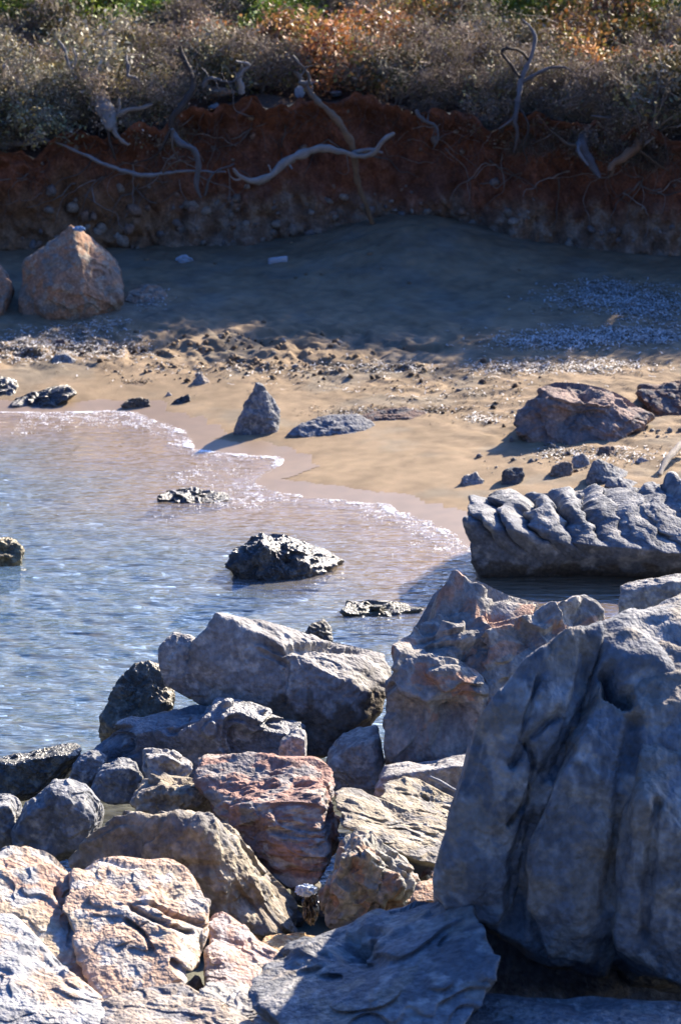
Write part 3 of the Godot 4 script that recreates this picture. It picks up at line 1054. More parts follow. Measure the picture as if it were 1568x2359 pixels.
	rock("rock", 16.75, 0.3, [[[772, 1400, .05], [785, 1382, .15], [830, 1378, .2], [900, 1380, .25], [960, 1390, .25], [980, 1405, .1], [900, 1416, 0], [800, 1414, 0]]],
		{"n": 44, "seed": 25, "pal": [Color(.1, .09, .05), Color(.05, .045, .035), Color(.16, .14, .08)], "mat": "wet", "lump": .14, "ridge": .16, "pit": .25, "fine": .06, "sink": .2}, "low crusty wet rock breaking the water behind the grey boulders")
	rock("rock", 18.2, 0.25, [[[-60, 1280, .05], [-50, 1245, .15], [0, 1232, .2], [38, 1238, .2], [56, 1258, .15], [52, 1288, .05], [20, 1300, 0], [-40, 1298, 0]]],
		{"n": 40, "seed": 26, "pal": [Color(.22, .17, .075), Color(.13, .11, .06), Color(.3, .25, .13)], "mat": "damp", "lump": .12, "pit": .2, "fine": .06, "sink": .3}, "yellowish brown crusty rock alone in the water")

# ---------------------------------------------------------------- the tumbled rocks on the near side
func build_near_rocks() -> void:
	rock("boulder", 17.5, 0.6, [
		[[1050, 1180, .32], [1056, 1142, .75], [1062, 1300, .32], [1082, 1335, .32], [1095, 1132, .95], [1150, 1125, 1.05], [1220, 1117, 1.1], [1300, 1119, 1.1], [1400, 1124, 1.1], [1720, 1110, 1.1], [1130, 1215, .25], [1230, 1240, .12], [1330, 1252, .06], [1440, 1262, .03], [1720, 1280, .03], [1110, 1335, .45], [1160, 1352, .45], [1260, 1362, .5], [1400, 1368, .5], [1720, 1375, .5]],
		[[1430, 1165, .6], [1465, 1110, 1.0], [1520, 1098, 1.05], [1600, 1086, 1.1], [1720, 1080, 1.1], [1430, 1240, .2], [1540, 1276, .0], [1720, 1286, .0], [1430, 1290, .3], [1720, 1330, .3]]],
		{"n": 104, "seed": 31, "stain": .12, "pal": BLUE, "mat": "smooth", "lump": .05, "ridge": .03, "ledge": .02, "fine": .015, "flute": .22, "flute_f": 13.0, "flute_tilt": .9, "chops": 3, "flute_y0": .15, "flute_y1": .55, "round": .18}, "grey boulder carved into deep rounded flutes behind the others", "", "rock")
	rock("rock", 15.6, 0.4, [[[1422, 1400, 0], [1427, 1348, .15], [1470, 1335, .25], [1540, 1318, .35], [1660, 1316, .35], [1660, 1410, 0]]],
		{"n": 40, "seed": 32, "brow": .22, "pal": GREY, "sink": .2}, "small grey rock between the fluted boulder and the tall blue grey one")
	# the pitted boulder
	rock("boulder", 12.7, 0.5, [
		[[876, 1815, .02], [862, 1700, .08], [1000, 1815, 0], [1130, 1780, .03], [1150, 1640, .12], [860, 1600, .2], [868, 1535, .3], [905, 1460, .45], [960, 1390, .65], [1005, 1326, .85], [1060, 1306, .95], [1120, 1334, 1.0], [1200, 1360, 1.0], [1260, 1372, .95], [895, 1545, .2], [1000, 1500, .3], [1140, 1490, .4], [1120, 1600, .1], [930, 1650, .02]],
		[[1060, 1480, .42], [1200, 1405, .6], [1330, 1354, .8], [1395, 1402, .88], [1395, 1460, .65], [1280, 1560, .35], [1160, 1690, .12], [1060, 1640, .16]]],
		{"n": 100, "seed": 33, "pal": [Color(.36, .335, .3), Color(.27, .255, .24), Color(.5, .44, .37), Color(.45, .28, .2)], "lump": .07, "ridge": .03, "ledge": .10, "fl": 1.3, "pit": .22, "fp": 1.9, "fine": .03, "chops": 5}, "pitted grey and rust boulder with sunlit hollows beside the tall rock", "", "rock")
	# the boulder with the bright sloping top
	rock("boulder", 13.0, 0.45, [
		[[425, 1490, .28], [490, 1403, .42], [520, 1407, .5], [600, 1438, .66], [720, 1473, .74], [800, 1490, .82], [895, 1502, .88], [905, 1560, .7], [890, 1640, .45], [850, 1700, .3], [770, 1745, .16], [700, 1750, .15], [650, 1710, .2], [540, 1635, .25], [430, 1612, .27], [545, 1448, .4], [600, 1487, .36], [700, 1512, .38], [790, 1560, .33], [852, 1592, .4]],
		[[362, 1535, .25], [366, 1475, .32], [392, 1450, .4], [445, 1462, .45], [510, 1500, .36], [520, 1600, .26], [430, 1608, .24], [380, 1580, .25]]],
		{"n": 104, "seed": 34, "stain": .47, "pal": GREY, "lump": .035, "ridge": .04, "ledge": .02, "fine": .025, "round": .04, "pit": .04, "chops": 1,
		"cuts": [[14, .05, [[590, 1470], [650, 1500], [720, 1490], [830, 1500]]], [10, .03, [[600, 1500], [660, 1530], [650, 1620]]]]}, "grey boulder with a bright sloping top at the sea's edge", "", "rock")
	rock("rock", 13.5, 0.3, [[[222, 1650, .05], [246, 1590, .15], [285, 1538, .28], [335, 1514, .35], [395, 1528, .35], [410, 1620, .15], [340, 1672, 0], [245, 1675, 0]]],
		{"n": 56, "seed": 35, "pal": [Color(.2, .17, .115), Color(.11, .1, .075), Color(.3, .26, .19)], "mat": "damp", "lump": .07, "ridge": .06, "fine": .05, "pit": .06, "sink": .2}, "wet brown rock with a glinting face at the waterline")
	rock("rock", 14.6, 0.25, [[[695, 1458, 0], [718, 1434, .1], [745, 1424, .15], [766, 1440, .15], [770, 1475, .05], [730, 1480, 0]]],
		{"n": 30, "seed": 36, "pal": DARK, "mat": "damp", "sink": .3}, "small dark rock peeking over the bright sloping boulder")
	rock("rock", 12.78, 0.4, [[[165, 1770, .15], [230, 1692, .2], [285, 1655, .25], [350, 1640, .28], [450, 1608, .3], [560, 1618, .3], [640, 1640, .28], [702, 1660, .25], [710, 1700, .2], [700, 1755, .1], [600, 1780, 0], [450, 1795, 0], [300, 1805, .05]]],
		{"n": 76, "seed": 37, "brow": .22, "pal": BLUE, "lump": .09, "ridge": .05, "ledge": .16, "fl": 1.3, "mat": "damp"}, "long low dark rock lying in shade below the bright sloping boulder")
	rock("rock", 12.25, 0.2, [[[638, 1748, .05], [645, 1697, .12], [680, 1675, .18], [706, 1680, .2], [709, 1740, .1], [700, 1772, 0], [650, 1775, 0]]],
		{"n": 34, "seed": 38, "brow": .22, "pal": GREY, "lump": .08}, "small upright grey rock at the end of the long dark one")
	rock("rock", 12.75, 0.4, [[[740, 1810, 0], [755, 1720, .25], [800, 1680, .35], [870, 1670, .35], [890, 1760, .1], [870, 1840, 0], [780, 1850, 0]]],
		{"n": 44, "seed": 39, "brow": .22, "pal": GREY}, "dark rock wedged in the gap beside the pitted boulder")
	rock("rock", 12.0, 0.5, [[[840, 1840, 0], [880, 1760, .3], [1000, 1740, .45], [1160, 1720, .5], [1150, 1880, 0], [1000, 1870, 0]]],
		{"n": 44, "seed": 40, "brow": .22, "pal": GREY}, "shaded rock lying under the pitted boulder's foot")
	# left cluster
	rock("rock", 12.6, 0.4, [[[-80, 1840, 0], [-50, 1755, .2], [30, 1735, .3], [90, 1719, .38], [150, 1707, .42], [195, 1712, .42], [165, 1775, .15], [130, 1810, .05], [60, 1838, 0]]],
		{"n": 64, "seed": 42, "brow": .22, "pal": [Color(.13, .125, .1), Color(.06, .06, .055), Color(.24, .22, .16)], "mat": "wet", "lump": .07, "fine": .05}, "speckled wet grey rock at the water with a pale end")
	rock("rock", 12.5, 0.2, [[[156, 1795, .05], [178, 1742, .15], [215, 1724, .2], [248, 1740, .2], [238, 1790, .1], [200, 1812, 0]]],
		{"n": 36, "seed": 43, "brow": .22, "pal": BLUE, "lump": .1}, "small round dark rock between the wet speckled one and the long one")
	rock("rock", 12.2, 0.25, [[[200, 1820, .05], [224, 1766, .18], [270, 1745, .25], [316, 1750, .25], [334, 1790, .15], [304, 1848, 0], [240, 1852, 0]]],
		{"n": 40, "seed": 44, "brow": .22, "pal": BLUE, "lump": .08}, "rounded dark grey rock above the brown lumpy one")
	rock("rock", 12.0, 0.25, [[[320, 1775, .1], [328, 1723, .22], [380, 1720, .28], [447, 1755, .32], [432, 1795, .1], [360, 1810, 0]]],
		{"n": 40, "seed": 45, "brow": .22, "pal": GREY, "lump": .1, "ledge": .12, "pit": .12}, "small jagged grey rock behind the red streaked boulder")
	rock("rock", 11.5, 0.35, [[[290, 1860, .05], [308, 1802, .22], [360, 1774, .35], [450, 1790, .42], [530, 1815, .42], [530, 1880, .1], [400, 1890, 0], [310, 1880, 0]]],
		{"n": 52, "seed": 46, "brow": .22, "pal": TAN, "lump": .12, "ridge": .1, "pit": .2, "fine": .05}, "lumpy olive brown rock next to the red streaked boulder")
	rock("rock", 11.1, 0.4, [[[25, 1910, .12], [55, 1845, .18], [110, 1788, .24], [150, 1784, .28], [200, 1800, .3], [240, 1842, .28], [235, 1900, .12], [190, 1965, 0], [100, 1990, 0], [20, 1970, .05]]],
		{"n": 64, "seed": 47, "brow": .22, "pal": BLUE, "mat": "smooth", "lump": .06, "ridge": .03, "ledge": .06, "pit": .06}, "smooth blue grey rock with a rounded sunlit top")
	rock("rock", 11.2, 0.4, [[[-120, 1950, .1], [-100, 1850, .3], [-20, 1822, .4], [30, 1820, .4], [48, 1850, .35], [40, 1960, .1], [-40, 1980, 0]]],
		{"n": 44, "seed": 48, "brow": .22, "pal": BLUE, "mat": "smooth", "lump": .06}, "grey rock at the side of the smooth blue grey one")
	# red streaked boulder
	rock("boulder", 10.85, 0.4, [[[436, 1805, .6], [460, 1737, .9], [560, 1743, .95], [640, 1768, .85], [735, 1739, .95], [768, 1766, .85], [778, 1815, .65], [774, 1880, .4], [770, 1965, .18], [747, 2025, .02], [690, 2058, 0], [635, 2038, .05], [590, 1965, .22], [530, 1890, .38], [470, 1862, .5], [612, 1905, .17], [650, 1862, .24], [745, 1832, .3]]],
		{"n": 100, "seed": 49, "pal": [Color(.43, .25, .19), Color(.31, .2, .165), Color(.52, .42, .34), Color(.28, .25, .235)], "lump": .05, "ridge": .08, "fr": 1.6, "ledge": .07, "fine": .05, "stretch": Vector3(.55, 1.6, 1.0), "round": .06}, "red streaked boulder with a blocky corner and dark front", "", "rock")
	rock("boulder", 10.15, 0.35, [[[125, 1975, .2], [230, 1857, .2], [300, 1848, .24], [430, 1858, .28], [500, 1866, .36], [548, 1906, .62], [592, 1962, .66], [624, 2032, .62], [692, 2082, .56], [714, 2130, .44], [704, 2170, .28], [640, 2175, .05], [560, 2150, 0], [500, 2110, .0], [430, 2070, .03], [300, 2070, .05], [180, 2040, .12], [498, 1880, .22], [507, 1990, .08], [528, 2080, .02]]],
		{"n": 96, "seed": 50, "pal": TAN, "lump": .06, "ridge": .05, "ledge": .08, "fine": .035, "pit": .07, "round": .06}, "tan boulder with a dark shaded side and sunlit edge", "", "rock")
	rock("boulder", 10.2, 0.35, [[[738, 2090, .1], [748, 2010, .22], [770, 1930, .35], [815, 1895, .45], [860, 1930, .5], [882, 1972, .48], [940, 1968, .55], [974, 2030, .42], [968, 2068, .28], [908, 2110, .08], [860, 2155, 0], [770, 2160, 0], [738, 2130, .05], [855, 1995, .28], [800, 2050, .1]]],
		{"n": 84, "seed": 51, "brow": .22, "pal": [Color(.36, .34, .29), Color(.27, .255, .23), Color(.48, .43, .34), Color(.4, .27, .19)], "lump": .08, "ridge": .07, "ledge": .13, "fl": 1.5, "pit": .14, "fine": .04}, "rough grey rock with ledges between the tan boulder and the blue grey slab", "", "rock")
	rock("slab", 10.85, 0.3, [[[770, 1870, .2], [774, 1826, .5], [805, 1811, .62], [900, 1848, .62], [1000, 1878, .56], [1085, 1905, .5], [1070, 1965, .2], [1045, 2000, .08], [960, 1985, 0], [860, 1930, .05], [780, 1900, .1]]],
		{"n": 72, "seed": 52, "pal": TAN, "lump": .05, "ridge": .09, "ledge": .1, "fine": .05, "stretch": Vector3(.45, 2.2, 1.0)}, "long layered tan slab sloping down to the tall rock")
	rock("slab", 11.35, 0.3, [[[868, 1850, .1], [888, 1796, .35], [960, 1789, .5], [1040, 1830, .5], [1095, 1862, .45], [1085, 1925, .05], [990, 1895, 0], [900, 1872, 0]]],
		{"n": 60, "seed": 53, "pal": TAN, "lump": .05, "ridge": .1, "ledge": .1, "fine": .06, "stretch": Vector3(.45, 2.2, 1.0)}, "shorter layered brown slab stacked behind the long tan one")
	rock("rock", 9.5, 0.3, [[[580, 2190, .05], [610, 2150, .25], [680, 2147, .35], [780, 2160, .35], [780, 2205, .1], [680, 2225, 0]]],
		{"n": 36, "seed": 54, "pal": [Color(.46, .29, .14), Color(.36, .23, .12), Color(.5, .38, .24)], "lump": .08}, "orange stone low between the pale blocks and the blue grey slab")
	rock("rock", 9.9, 0.3, [[[940, 2080, 0], [960, 2030, .15], [1020, 2022, .2], [1040, 2075, 0]]],
		{"n": 24, "seed": 55, "pal": [Color(.5, .31, .2), Color(.4, .26, .17), Color(.52, .4, .3)]}, "bright orange stone tucked against the tall rock")
	# small stones wedged in the gaps
	rng.seed = 1213
	var small := []
	for k in 6:
		var sb := ball(9)
		var sv := PackedVector3Array()
		var sc := PackedColorArray()
		var sn := PackedVector3Array()
		var e := Vector3(rng.randf_range(.8, 1.3), rng.randf_range(.55, .85), rng.randf_range(.7, 1.1))
		var base := [GREY[0], BLUE[0], TAN[0], GREY[1], PINK[1], BLUE[2]][k] as Color
		for dd in sb[0]:
			var r := 1.0 + .45 * n_low.get_noise_3dv(dd * .9 + Vector3(k * 9, 0, 0)) + .1 * n_fine.get_noise_3dv(dd * 3.0)
			sv.append(dd * e * r)
			sn.append((dd / e).normalized())
			var g := 1.0 + .4 * n_fine.get_noise_3dv(dd * 2.0 + Vector3(k, 0, 0))
			sc.append(Color(base.r * g, base.g * g, base.b * g))
		small.append(mesh_of(sv, sb[1], sc, sn, M.rock))
	for k in 120:
		var x := rng.randf_range(-1.9, .75)
		var d := rng.randf_range(8.3, 13.0)
		var st := put_mesh("wedged_stone", small[rng.randi() % 6])
		var r := rng.randf_range(.03, .1)
		st.position = Vector3(x, ground(x, d) + r * .35, -d)
		st.rotation = Vector3(rng.randf() * 6, rng.randf() * 6, rng.randf() * 6)
		st.scale = Vector3.ONE * r
		tag(st, "small loose stone wedged low between the boulders", "stone", "stones wedged between the boulders")
	# pale cracked blocks
	var pk := {"n": 96, "lump": .06, "cf": .75, "ridge": .025, "fr": 1.6, "ledge": .05, "fl": 1.4, "fine": .024, "pit": .05, "fp": 2.6, "round": .05, "chops": 6}
	rock("block", 8.55, 0.35, [[[150, 2000, .85], [230, 1972, 1.0], [310, 1967, 1.05], [400, 1970, 1.05], [440, 2000, .98], [488, 2072, .8], [480, 2120, .66], [464, 2200, .42], [442, 2250, .25], [380, 2325, .04], [235, 2320, .04], [170, 2210, .33], [140, 2090, .6], [330, 2100, .6], [400, 2160, .42], [300, 2210, .3]]],
		pk.merged({"seed": 56, "pal": [Color(.60, .42, .30), Color(.56, .46, .34), Color(.72, .65, .56), Color(.5, .44, .38)], "cuts": [[10, .05, [[300, 2090], [360, 2120], [440, 2150]]], [8, .04, [[350, 2080], [400, 2110], [470, 2130]]], [9, .05, [[290, 2120], [330, 2150], [350, 2190]]], [16, .06, [[400, 2220], [440, 2250]]]]}), "pale pink block with sunlit face and dark clefts", "", "rock")
	rock("block", 8.55, 0.35, [[[-90, 2010, .75], [0, 1951, .98], [60, 1944, 1.05], [120, 1959, 1.03], [172, 2000, .92], [205, 2060, .8], [245, 2160, .55], [255, 2250, .33], [200, 2285, .2], [90, 2215, .36], [30, 2135, .55], [-90, 2125, .52]]],
		pk.merged({"seed": 57, "pal": [Color(.56, .44, .31), Color(.58, .38, .27), Color(.66, .58, .46), Color(.46, .44, .41)], "cuts": [[9, .04, [[130, 2050], [170, 2120], [160, 2180]]]]}), "pale tan rounded block beside the pink one", "", "rock")
	rock("block", 8.5, 0.35, [[[-110, 2105, .5], [30, 2100, .58], [110, 2185, .4], [200, 2265, .2], [265, 2325, .02], [265, 2410, -.28], [100, 2430, -.38], [-110, 2430, -.38]]],
		pk.merged({"seed": 58, "pal": [Color(.45, .45, .44), Color(.54, .41, .31), Color(.6, .56, .5), Color(.35, .35, .35)]}), "light grey block with orange stains at the foot of the pale ones", "", "rock")
	rock("block", 8.4, 0.35, [[[225, 2310, .15], [300, 2275, .25], [430, 2262, .3], [500, 2292, .22], [600, 2365, .05], [625, 2430, -.22], [400, 2440, -.34], [240, 2430, -.34]]],
		pk.merged({"seed": 59, "n": 72, "pal": [Color(.4, .33, .27), Color(.33, .29, .26), Color(.52, .46, .39), Color(.26, .25, .25)], "pit": .2, "lump": .1}), "rough pitted pale block below the pink one", "", "rock")
	rock("block", 8.95, 0.35, [[[466, 2270, .2], [473, 2112, .65], [497, 2087, .75], [560, 2140, .62], [658, 2200, .48], [645, 2240, .32], [600, 2290, .12], [540, 2305, .03], [478, 2305, .05]]],
		pk.merged({"seed": 60, "n": 72, "pal": [Color(.58, .4, .32), Color(.5, .38, .34), Color(.66, .54, .42), Color(.44, .38, .36)], "pit": .03}), "smooth pink triangular block beside the blue grey slab", "", "rock")
	rock("block", 8.45, 0.3, [[[425, 2310, .1], [478, 2252, .32], [540, 2265, .33], [605, 2305, .22], [645, 2380, .02], [560, 2430, -.1], [440, 2415, -.08]]],
		pk.merged({"seed": 61, "n": 64, "pal": GREY, "pit": .18, "lump": .09}), "rough grey block under the pink triangular one", "", "rock")
	# the tall rock
	rock("boulder", 8.2, 1.1, [
		[[1100, 1720, .34], [1120, 1645, .38], [1235, 1500, .46], [1325, 1440, .54], [1400, 1420, .66], [1470, 1392, .84], [1570, 1361, 1.0], [1780, 1345, 1.0], [1085, 1870, .28], [1045, 1960, .24], [1006, 2010, .22], [1004, 2085, .18], [1130, 2145, .1], [1260, 2215, .04], [1400, 2215, 0], [1780, 2250, 0], [1300, 1700, .24], [1300, 2000, .07], [1568, 1600, .34], [1780, 1600, .34], [1500, 2000, -.06], [1150, 1850, .2]],
		[[1098, 1655, .34], [1145, 1590, .36], [1222, 1495, .42], [1320, 1432, .5], [1390, 1428, .6], [1390, 1530, .42], [1330, 1640, .26], [1265, 1800, .14], [1205, 2000, .06], [1180, 2145, .04], [1090, 1720, .3], [1080, 1800, .27], [1060, 1870, .24], [1025, 1960, .2], [995, 2010, .18], [996, 2070, .14], [1030, 2116, .1], [1130, 2150, .05], [1160, 1850, .12], [1235, 1650, .24]],
		[[1390, 1440, .66], [1470, 1390, .84], [1570, 1360, 1.0], [1780, 1343, 1.0], [1405, 1600, .34], [1350, 1690, .18], [1285, 1800, .05], [1200, 1960, -.02], [1192, 2020, -.04], [1240, 2130, -.03], [1265, 2230, -.04], [1410, 2242, -.08], [1440, 2100, -.07], [1450, 1800, .04], [1430, 1560, .42], [1568, 1570, .36], [1780, 1560, .36]],
		[[1450, 1680, .24], [1568, 1620, .34], [1780, 1600, .38], [1420, 1900, -.04], [1405, 2050, -.1], [1415, 2200, -.14], [1480, 2265, -.16], [1568, 2276, -.18], [1780, 2290, -.18], [1490, 1850, -.1], [1568, 1900, -.16], [1780, 1900, -.14]],
		[[1050, 2060, .55], [1300, 2080, .45], [1780, 2140, .45], [1040, 2350, .5], [1080, 2440, .4], [1300, 2460, .35], [1780, 2470, .35]]],
		{"n": 78, "seed": 62, "vein": .22, "pal": BLUE + [Color(.30, .265, .225)], "mat": "smooth", "lump": .06, "f": 1.4, "ridge": .045, "fr": 1.0, "ledge": .02, "fl": 1.7, "fine": .022, "round": .05, "chops": 5,
		"cuts": [[34, .07, [[1362, 1500], [1345, 1600], [1300, 1720], [1250, 1800], [1195, 2000], [1180, 2130]]], [26, .14, [[1400, 1540], [1405, 1590], [1440, 1610]]], [12, .04, [[1180, 1760], [1215, 1700], [1290, 1640]]], [30, .05, [[1460, 1660], [1435, 1800], [1425, 1950], [1400, 2090]]], [18, .04, [[1510, 1850], [1495, 2000], [1480, 2150]]], [10, .05, [[1215, 1700], [1230, 1760], [1215, 1850], [1170, 1900]]], [9, .03, [[1240, 1560], [1215, 1640], [1200, 1700]]]]}, "tall smooth blue grey boulder with long folds, mostly in shade", "", "rock")
	rock("slab", 7.6, 0.5, [[[568, 2262, .58], [600, 2220, .75], [700, 2160, .95], [800, 2134, 1.02], [880, 2094, 1.05], [960, 2060, 1.02], [1035, 2058, .9], [1095, 2110, .62], [1140, 2200, .32], [1130, 2310, .05], [1090, 2430, -.2], [900, 2440, -.18], [680, 2430, -.08], [600, 2325, .3], [760, 2300, .42], [1000, 2170, .6]]],
		{"n": 100, "seed": 63, "vein": .2, "pal": BLUE + [Color(.30, .27, .235)], "mat": "smooth", "lump": .09, "f": 1.3, "ridge": .03, "ledge": .10, "fl": 1.4, "fine": .02, "round": .08, "chops": 6, "cuts": [[60, .07, [[640, 2240], [760, 2235], [840, 2220]]]]}, "broad blue grey slab with a smooth hollow under the tall boulder")
	rock("rock", 7.4, 0.4, [[[1000, 2460, 0], [1060, 2280, .75], [1180, 2285, .75], [1300, 2290, .7], [1450, 2300, .6], [1700, 2310, .5], [1750, 2440, -.1], [1400, 2470, -.2]]],
		{"n": 52, "seed": 64, "pal": BLUE, "mat": "smooth", "lump": .1}, "dark rock in the hollow under the tall boulder")

# ---------------------------------------------------------------- scrub on the slope
func build_scrub() -> void:
	var kinds := {}
	var grey := [Color(.2, .165, .12), Color(.26, .21, .15), Color(.14, .135, .075), Color(.33, .27, .2), Color(.2, .17, .06)]
	var sage := [Color(.2, .2, .14), Color(.14, .15, .08), Color(.3, .27, .2), Color(.2, .16, .06)]
	var rust := [Color(.42, .17, .07), Color(.34, .19, .085), Color(.2, .18, .06), Color(.5, .28, .15)]
	var green := [Color(.13, .2, .03), Color(.19, .27, .04), Color(.09, .14, .025), Color(.25, .28, .07)]
	for k in 4:
		kinds["grey%d" % k] = make_bush("b", .62, 1900, 480, .034, tone(grey, k), Color(.23, .185, .15), M.dry_leaf, 100 + k)
		kinds["sage%d" % k] = make_bush("b", .58, 1500, 240, .050, tone(sage, k), Color(.27, .23, .19), M.dry_leaf, 110 + k)
		kinds["rust%d" % k] = make_bush("b", .52, 1400, 160, .055, tone(rust, k), Color(.13, .09, .07), M.leaf, 120 + k)
		kinds["green%d" % k] = make_bush("b", .60, 1600, 120, .055, tone(green, k), Color(.1, .08, .05), M.leaf, 130 + k)
	var text := {
		"grey": ["twiggy_shrub", "grey brown twiggy shrub growing on the slope above the bank", "grey twiggy shrubs on the slope"],
		"sage": ["sage_shrub", "grey green small leaved shrub growing on the slope above the bank", "grey green shrubs on the slope"],
		"rust": ["rust_shrub", "low shrub with rusty orange and olive leaves on the slope", "rusty leaved shrubs on the slope"],
		"green": ["green_shrub", "bright green leafy shrub high on the slope", "green shrubs high on the slope"]}
	rng.seed = 4242
	var spots := []
	var b := 0.4
	while b < 9.0:
		var st := 0.6 + 0.03 * b
		var x := -5.2 - 0.1 * b
		while x < 5.2 + 0.1 * b:
			spots.append([x + rng.randf_range(-.28, .28), b + rng.randf_range(-.3, .3)])
			x += st
		b += st * 0.95
	var rusty := [[770, 90, 100, 60], [900, 60, 130, 35], [1420, 90, 150, 75], [1500, 25, 110, 50], [560, 85, 80, 40], [1250, 50, 80, 35]]
	var greens := [[150, 20, 260, 38], [580, 15, 150, 32], [760, 10, 70, 26], [1200, 10, 120, 32], [1420, 10, 80, 26]]
	for s in spots:
		var x: float = s[0]
		var d: float = bank_d(x) + 0.1 + s[1]
		var p := Vector3(x, hill(x, d) - 0.05, -d)
		var sc := project(p + Vector3(0, .55, 0))
		if s[1] < 0.75 and sc.x > 300 and sc.x < 740 and rng.randf() < 0.8: continue   # the bare strip of rubble at the rim
		var kind := "grey" if rng.randf() < 0.72 else "sage"
		if sc.x < 330 and sc.y > 60: kind = "sage" if rng.randf() < 0.7 else "grey"
		for e in rusty:
			if pow((sc.x - e[0]) / e[2], 2) + pow((sc.y - e[1]) / e[3], 2) < 1 and rng.randf() < 0.85: kind = "rust"
		for e in greens:
			if (absf(sc.x - e[0]) < e[2] and sc.y < e[1] + e[3]) and rng.randf() < 0.9: kind = "green"
		if sc.y < -60: kind = ["green", "sage", "green", "grey"][rng.randi() % 4]
		var o: Node3D = kinds[kind + str(rng.randi() % 4)].duplicate()
		o.name = numbered(text[kind][0])
		add_child(o)
		o.position = p
		o.rotation = Vector3(rng.randf_range(-.15, .25), rng.randf() * TAU, rng.randf_range(-.2, .2))
		o.scale = Vector3.ONE * rng.randf_range(.65, 1.6) * (1.0 if s[1] < 5 else 1.15)
		tag(o, text[kind][1], {"grey": "shrub", "sage": "shrub", "rust": "shrub", "green": "shrub"}[kind], text[kind][2])
	# taller shrubs beside the frame: their shade falls on the right of the beach
	for i in 16:
		var x := 4.9 + 0.27 * i + rng.randf_range(-.1, .1)
		var d := bank_d(x) + .4 + rng.randf_range(0, .7)
		var o: Node3D = kinds["sage" + str(i % 3)].duplicate()
		o.name = numbered("tall_shrub")
		add_child(o)
		o.position = Vector3(x, hill(x, d) - .05, -d)
		o.rotation.y = rng.randf() * TAU
		o.scale = Vector3(1.4, 2.0, 1.4) * rng.randf_range(.85, 1.15)
		tag(o, "tall grey green shrub on the bank beside the beach", "shrub", "tall shrubs on the bank")
	# shrubs that hang over the rim
	for e in [[1120, 215, 31.7], [1190, 260, 31.6], [1240, 235, 31.5], [1300, 250, 31.4], [1350, 270, 31.2], [1410, 280, 31.1], [1450, 250, 31.1], [1520, 260, 31.0], [1565, 300, 30.9], [60, 265, 31.3], [20, 240, 31.2], [110, 235, 31.4], [170, 250, 31.4], [-20, 290, 31.1], [980, 195, 31.9], [880, 190, 32.0], [1060, 200, 31.8], [1380, 330, 31.0], [1480, 320, 30.9], [1210, 310, 31.4], [1300, 300, 31.3], [30, 300, 31.1], [350, 300, 31.6], [820, 180, 32.1], [640, 195, 32.1], [1180, 340, 31.2], [1240, 325, 31.2], [1330, 335, 31.0], [1420, 345, 30.9], [1500, 350, 30.8], [1555, 360, 30.7], [1150, 290, 31.5], [1450, 310, 31.0], [70, 325, 31.0], [-10, 340, 30.9], [120, 300, 31.2], [220, 290, 31.4], [380, 255, 31.6], [1380, 290, 31.1]]:
		var o: Node3D = kinds[("grey" if e[0] > 300 else "sage") + str(rng.randi() % 3)].duplicate()
		o.name = numbered("hanging_shrub")
		add_child(o)
		o.position = up_at(e[0], e[1] - 40, e[2] + .25)
		o.rotation = Vector3(rng.randf_range(1.0, 1.9), rng.randf_range(-.5, .5), rng.randf_range(-.4, .4))
		o.scale = Vector3.ONE * rng.randf_range(.45, .95)
		tag(o, "grey dry shrub hanging over the bank's rim", "shrub", "shrubs hanging over the rim")
	for k in kinds: kinds[k].free()
	# dry grass
	rng.seed = 9
	for e in [[272, 235, 32.3, 1.0], [300, 228, 32.4, .8], [245, 240, 32.2, .7], [1190, 125, 33.2, .5]]:
		var base := up_at(e[0], e[1], e[2])
		base.y = maxf(base.y, hill(base.x, e[2])) - 0.02
		var g := thing("grass_tuft", base, "tuft of dry straw coloured grass on the bank's rim", "grass", "dry grass tufts on the rim")
		var bl := Builder.new()
		for i in 260:
			var f := Vector3(rng.randfn() * .09, 0, rng.randfn() * .09)
			var q: Vector3 = f + Vector3(rng.randfn() * .16 - .05, rng.randf_range(.15, .42), rng.randfn() * .12) * e[3]
			var c := rng.randf_range(.7, 1.3)
			twig(bl, f, q, .004, Color(.38 * c, .27 * c, .13 * c))
		put_mesh("blades", mesh_of(bl.v, bl.idx, bl.col, bl.nor, M.dry_leaf), g)

# ---------------------------------------------------------------- dead wood and roots
func wood(called: String, label: String, category: String, d: float, parts: Array, group := "") -> void:
	var first: Array = parts[0][1][0]
	var t := thing(called, up_at(first[0], first[1], d), label, category, group)
	for p in parts:
		var b := Builder.new()
		stick(b, d, p[1], p[2], p[3] if p.size() > 3 else .02, 8, 1.0 if called == "driftwood" else 1.75)
		part_of(b, p[0], M.wood, t)

